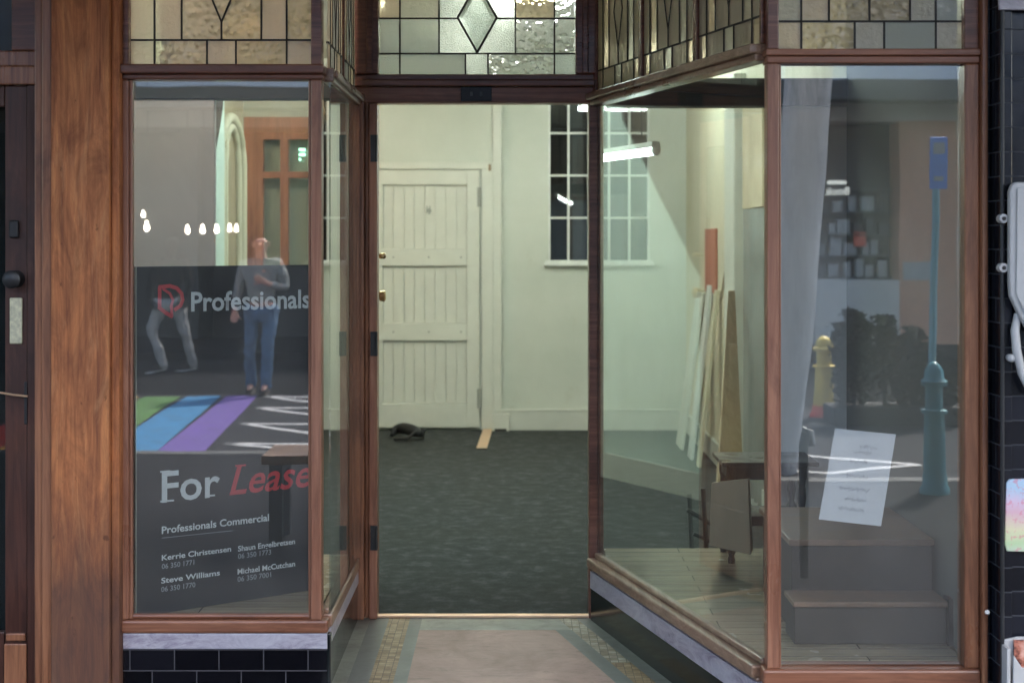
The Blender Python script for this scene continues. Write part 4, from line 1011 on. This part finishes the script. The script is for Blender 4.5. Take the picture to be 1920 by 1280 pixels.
for k in range(2600):
    e = random.choice(ends)*.75+top*.25+Vector((random.gauss(0, .55), random.gauss(0, .55), random.gauss(.5, .45)))
    if e.z < 3.5: continue
    u = Vector((random.gauss(0, 1), random.gauss(0, 1), random.gauss(0, .6))).normalized(); w = u.orthogonal().normalized(); l_ = random.uniform(.05, .1)
    m.face([e-u*l_, e+w*l_*.5, e+u*l_, e-w*l_*.5])
m.build('crown', 'leaf', tr)
# shrubs in a planter
x0, y0 = opp(1560, 13.3, 'R'); x1, _ = opp(1800, 13.3, 'R')
pb_ = thing('planter_bed', ((x0+x1)/2, y0, -.12), 'low planter of dark shrubs in the street, mirrored behind the turquoise bollard', 'planter')
bx((x0, y0-.35, -.12), (x1, y0+.1, .04)).build('trough', 'planter', pb_, .01)
random.seed(21)
for k, px in enumerate((1585, 1605, 1622, 1665, 1695, 1718, 1745, 1778)):
    x, _ = opp(px, 13.3, 'R'); hh = (.78, .90, .80, .84, .64, .74, .56, .46)[k]; m = MB()
    m.tube([(x, y0-.1, .03), (x, y0-.1, hh*.7)], .02, 6)
    for j in range(900):
        c_ = Vector((x+random.gauss(0, .038), y0-.1+random.gauss(0, .1), hh-.12-abs(random.gauss(0, .26)) if j % 3 else hh-random.uniform(0, .16)))
        u = Vector((random.gauss(0, 1), random.gauss(0, 1), random.gauss(0, 1))).normalized(); w = u.orthogonal().normalized(); l_ = random.uniform(.02, .045)
        m.face([c_-u*l_, c_+w*l_*.6, c_+u*l_, c_-w*l_*.6])
    m.build('shrub', 'shrub_leaf', pb_)

# ---------------------------------------------------------------- people (mirrored in the left glass)
def skinm(name, pts, edges, mat, parent, root=0, sub=2):
    me = bpy.data.meshes.new(name); po = WORLD[parent.name]
    me.from_pydata([tuple(Vector(p[:3])-po) for p in pts], edges, []); me.materials.append(MATS[mat])
    o = bpy.data.objects.new(name, me); C.objects.link(o); o.parent = parent; WORLD[o.name] = po
    sk = o.modifiers.new('skin', 'SKIN'); sk.use_smooth_shade = True
    if not me.skin_vertices: 
        bm = bmesh.new(); bm.from_mesh(me); bm.verts.layers.skin.verify(); bm.to_mesh(me); bm.free()
    for i, p in enumerate(pts):
        r = p[3]; ry = p[4] if len(p) > 4 else r
        me.skin_vertices[0].data[i].radius = (r, ry); me.skin_vertices[0].data[i].use_root = (i == root)
    s = o.modifiers.new('sub', 'SUBSURF'); s.levels = sub+(mat != 'skin'); s.render_levels = sub+(mat != 'skin')
    if mat != 'skin' and 'shoe' not in name:
        tx = bpy.data.textures.get('folds') or bpy.data.textures.new('folds', 'CLOUDS'); tx.noise_scale = .09; tx.noise_depth = 2
        dm = o.modifiers.new('folds', 'DISPLACE'); dm.texture = tx; dm.strength = .045; dm.mid_level = .5
    return o
def person(x, y, z, h, pose, mats, label, bald=True):
    """pose: dict of joint positions in a 1.75 m body, x right (of viewer facing it from +y), y toward +y, z up"""
    t_ = thing('person', (x, y, z), label, 'person'); k = h/1.75
    J = {n: Vector((x, y, z))+Vector(p)*k for n, p in pose.items()}
    def V(n, *r): return (*J[n], *[q*k for q in r])
    names = ['pelvis', 'waist', 'chest', 'neckb', 'neck', 'head', 'crown', 'shL', 'elL', 'wrL', 'haL', 'shR', 'elR', 'wrR', 'haR', 'hipL', 'knL', 'anL', 'toL', 'hipR', 'knR', 'anR', 'toR']
    rad = [.12, .10, .12, .06, .055, .078, .06, .05, .038, .026, .028, .05, .038, .026, .028, .075, .05, .035, .03, .075, .05, .035, .03]
    ed = [(0,1),(1,2),(2,3),(3,4),(4,5),(5,6),(2,7),(7,8),(8,9),(9,10),(2,11),(11,12),(12,13),(13,14),(0,15),(15,16),(16,17),(17,18),(0,19),(19,20),(20,21),(21,22)]
    pts = [V(n, r) for n, r in zip(names, rad)]
    # five fingers per hand
    for hn, wn_ in (('haL', 'wrL'), ('haR', 'wrR')):
        i = names.index(hn); d = (J[hn]-J[wn_]).normalized(); s = d.cross(Vector((0, 1, 0))).normalized()
        for f, (off, ln_) in enumerate(((-.028, .06), (-.009, .075), (.009, .08), (.028, .07), (.045, .04))):
            b = J[hn]+s*off*k+d*.02*k; tip = b+(d+Vector((0, .35, 0))).normalized()*ln_*k+(s*.03*k if f == 4 else Vector((0,0,0)))
            a = len(pts); pts.append((*b, .009*k)); pts.append((*tip, .0075*k)); ed += [(i, a), (a, a+1)]
    skinm('body', pts, ed, mats['skin'], t_)
    skinm('top_garment', [V('pelvis', .155, .115), V('waist', .15, .115), V('chest', .17, .12), V('neckb', .075), V('shL', .072), V('elL', .055), V('wrL', .04), V('shR', .072), V('elR', .055), V('wrR', .04)],
          [(0,1),(1,2),(2,3),(2,4),(4,5),(5,6),(2,7),(7,8),(8,9)], mats['top'], t_)
    skinm('trousers', [V('pelvis', .14, .11), V('hipL', .095), V('knL', .068), V('anL', .062), (*(J['anL']+Vector((0, 0, -.055))), .060), V('hipR', .095), V('knR', .068), V('anR', .062), (*(J['anR']+Vector((0, 0, -.055))), .060)], [(0,1),(1,2),(2,3),(3,4),(0,5),(5,6),(6,7),(7,8)], mats['leg'], t_)
    for s in 'LR':
        a, b = J['an'+s], J['to'+s]; a = a+Vector((0, -.03, -.03))*k
        skinm('shoe', [(*a, .045*k, .045*k), (*((a+b)/2), .045*k, .04*k), (*b, .04*k, .03*k)], [(0,1),(1,2)], mats['shoe'], t_)
        so = MB(); lo = min(a.z, b.z)-.045*k; so.hexa([a+Vector((-.045, -.03, -.045)), a+Vector((.045, -.03, -.045)), b+Vector((.045, .04, -.04)), b+Vector((-.045, .04, -.04)), a+Vector((-.045, -.03, -.03)), a+Vector((.045, -.03, -.03)), b+Vector((.045, .04, -.025)), b+Vector((-.045, .04, -.025))]); so.build('sole', mats['sole'], t_, .006)
    hd = J['head']
    m = MB()
    for sx_ in (-1, 1): MB().tube([hd+Vector((sx_*.03, .072, .02))*k, hd+Vector((sx_*.03, .080, .02))*k], .009*k, 8).build('eye', 'black_metal', t_)
    m = MB(); m.tube([hd+Vector((0, .075, .02))*k, hd+Vector((0, .10, -.015))*k], [.008*k, .014*k], 8); m.build('nose', mats['skin'], t_, 0, True)
    m = MB(); m.tube([hd+Vector((-.022, .078, -.045))*k, hd+Vector((.022, .078, -.045))*k], .005*k, 6); m.build('mouth', 'terracotta', t_)
    for sx_ in (-1, 1): MB().lathe(hd+Vector((sx_*.08, 0, -.03))*k, [(0, .006), (.02, .014), (.05, .016), (.065, .008)], 8).build('ear', mats['skin'], t_, 0, True)
    m = MB(); m.lathe(hd+Vector((0, -.030, (-.05 if bald else .0)))*k, [(0, .050*k), (.02*k, .066*k), (.05*k, .070*k), (.075*k, .055*k)] if bald else [(-.04*k, .07*k), (.02*k, .088*k), (.07*k, .09*k), (.12*k, .06*k), (.135*k, .02*k)], 16); m.build('hair', mats['hair'], t_, 0, True)
    return t_
walk = dict(pelvis=(0, 0, .95), waist=(0, 0, 1.08), chest=(0, .01, 1.32), neckb=(0, .01, 1.46), neck=(0, .02, 1.52), head=(0, .03, 1.62), crown=(0, .02, 1.70),
            shL=(-.19, 0, 1.41), elL=(-.26, -.03, 1.14), wrL=(-.28, .04, .92), haL=(-.28, .06, .86), shR=(.19, 0, 1.41), elR=(.27, .02, 1.16), wrR=(.12, .20, 1.20), haR=(.05, .22, 1.24),
            hipL=(-.10, 0, .88), knL=(-.12, .03, .50), anL=(-.12, -.06, .10), toL=(-.13, .08, .035), hipR=(.10, 0, .88), knR=(.09, .14, .52), anR=(.07, .12, .11), toR=(.06, .27, .05))
D = 15.9; x, y = opp(490, D)
person(x, y, -.12, 1.74, walk, dict(skin='skin', top='sweater', leg='jeans', shoe='shoe_dark', sole='shoe_dark', hair='hair_grey'), 'balding person in grey jumper and blue jeans walking up, mirrored in left glass')
stride = dict(pelvis=(0, 0, .93), waist=(.0, 0, 1.06), chest=(.02, .01, 1.30), neckb=(.02, .01, 1.44), neck=(.02, .02, 1.50), head=(.03, .03, 1.60), crown=(.03, .02, 1.68),
            shL=(-.17, 0, 1.39), elL=(-.25, -.05, 1.12), wrL=(-.22, .10, .92), haL=(-.21, .13, .86), shR=(.21, 0, 1.39), elR=(.27, .05, 1.12), wrR=(.22, .16, .92), haR=(.21, .19, .86),
            hipL=(-.09, 0, .86), knL=(-.22, .10, .52), anL=(-.05, .12, .11), toL=(-.22, .16, .045), hipR=(.10, 0, .86), knR=(.20, .02, .50), anR=(.28, -.05, .10), toR=(.12, .02, .035))
D = 18.6; x, y = opp(318, D)
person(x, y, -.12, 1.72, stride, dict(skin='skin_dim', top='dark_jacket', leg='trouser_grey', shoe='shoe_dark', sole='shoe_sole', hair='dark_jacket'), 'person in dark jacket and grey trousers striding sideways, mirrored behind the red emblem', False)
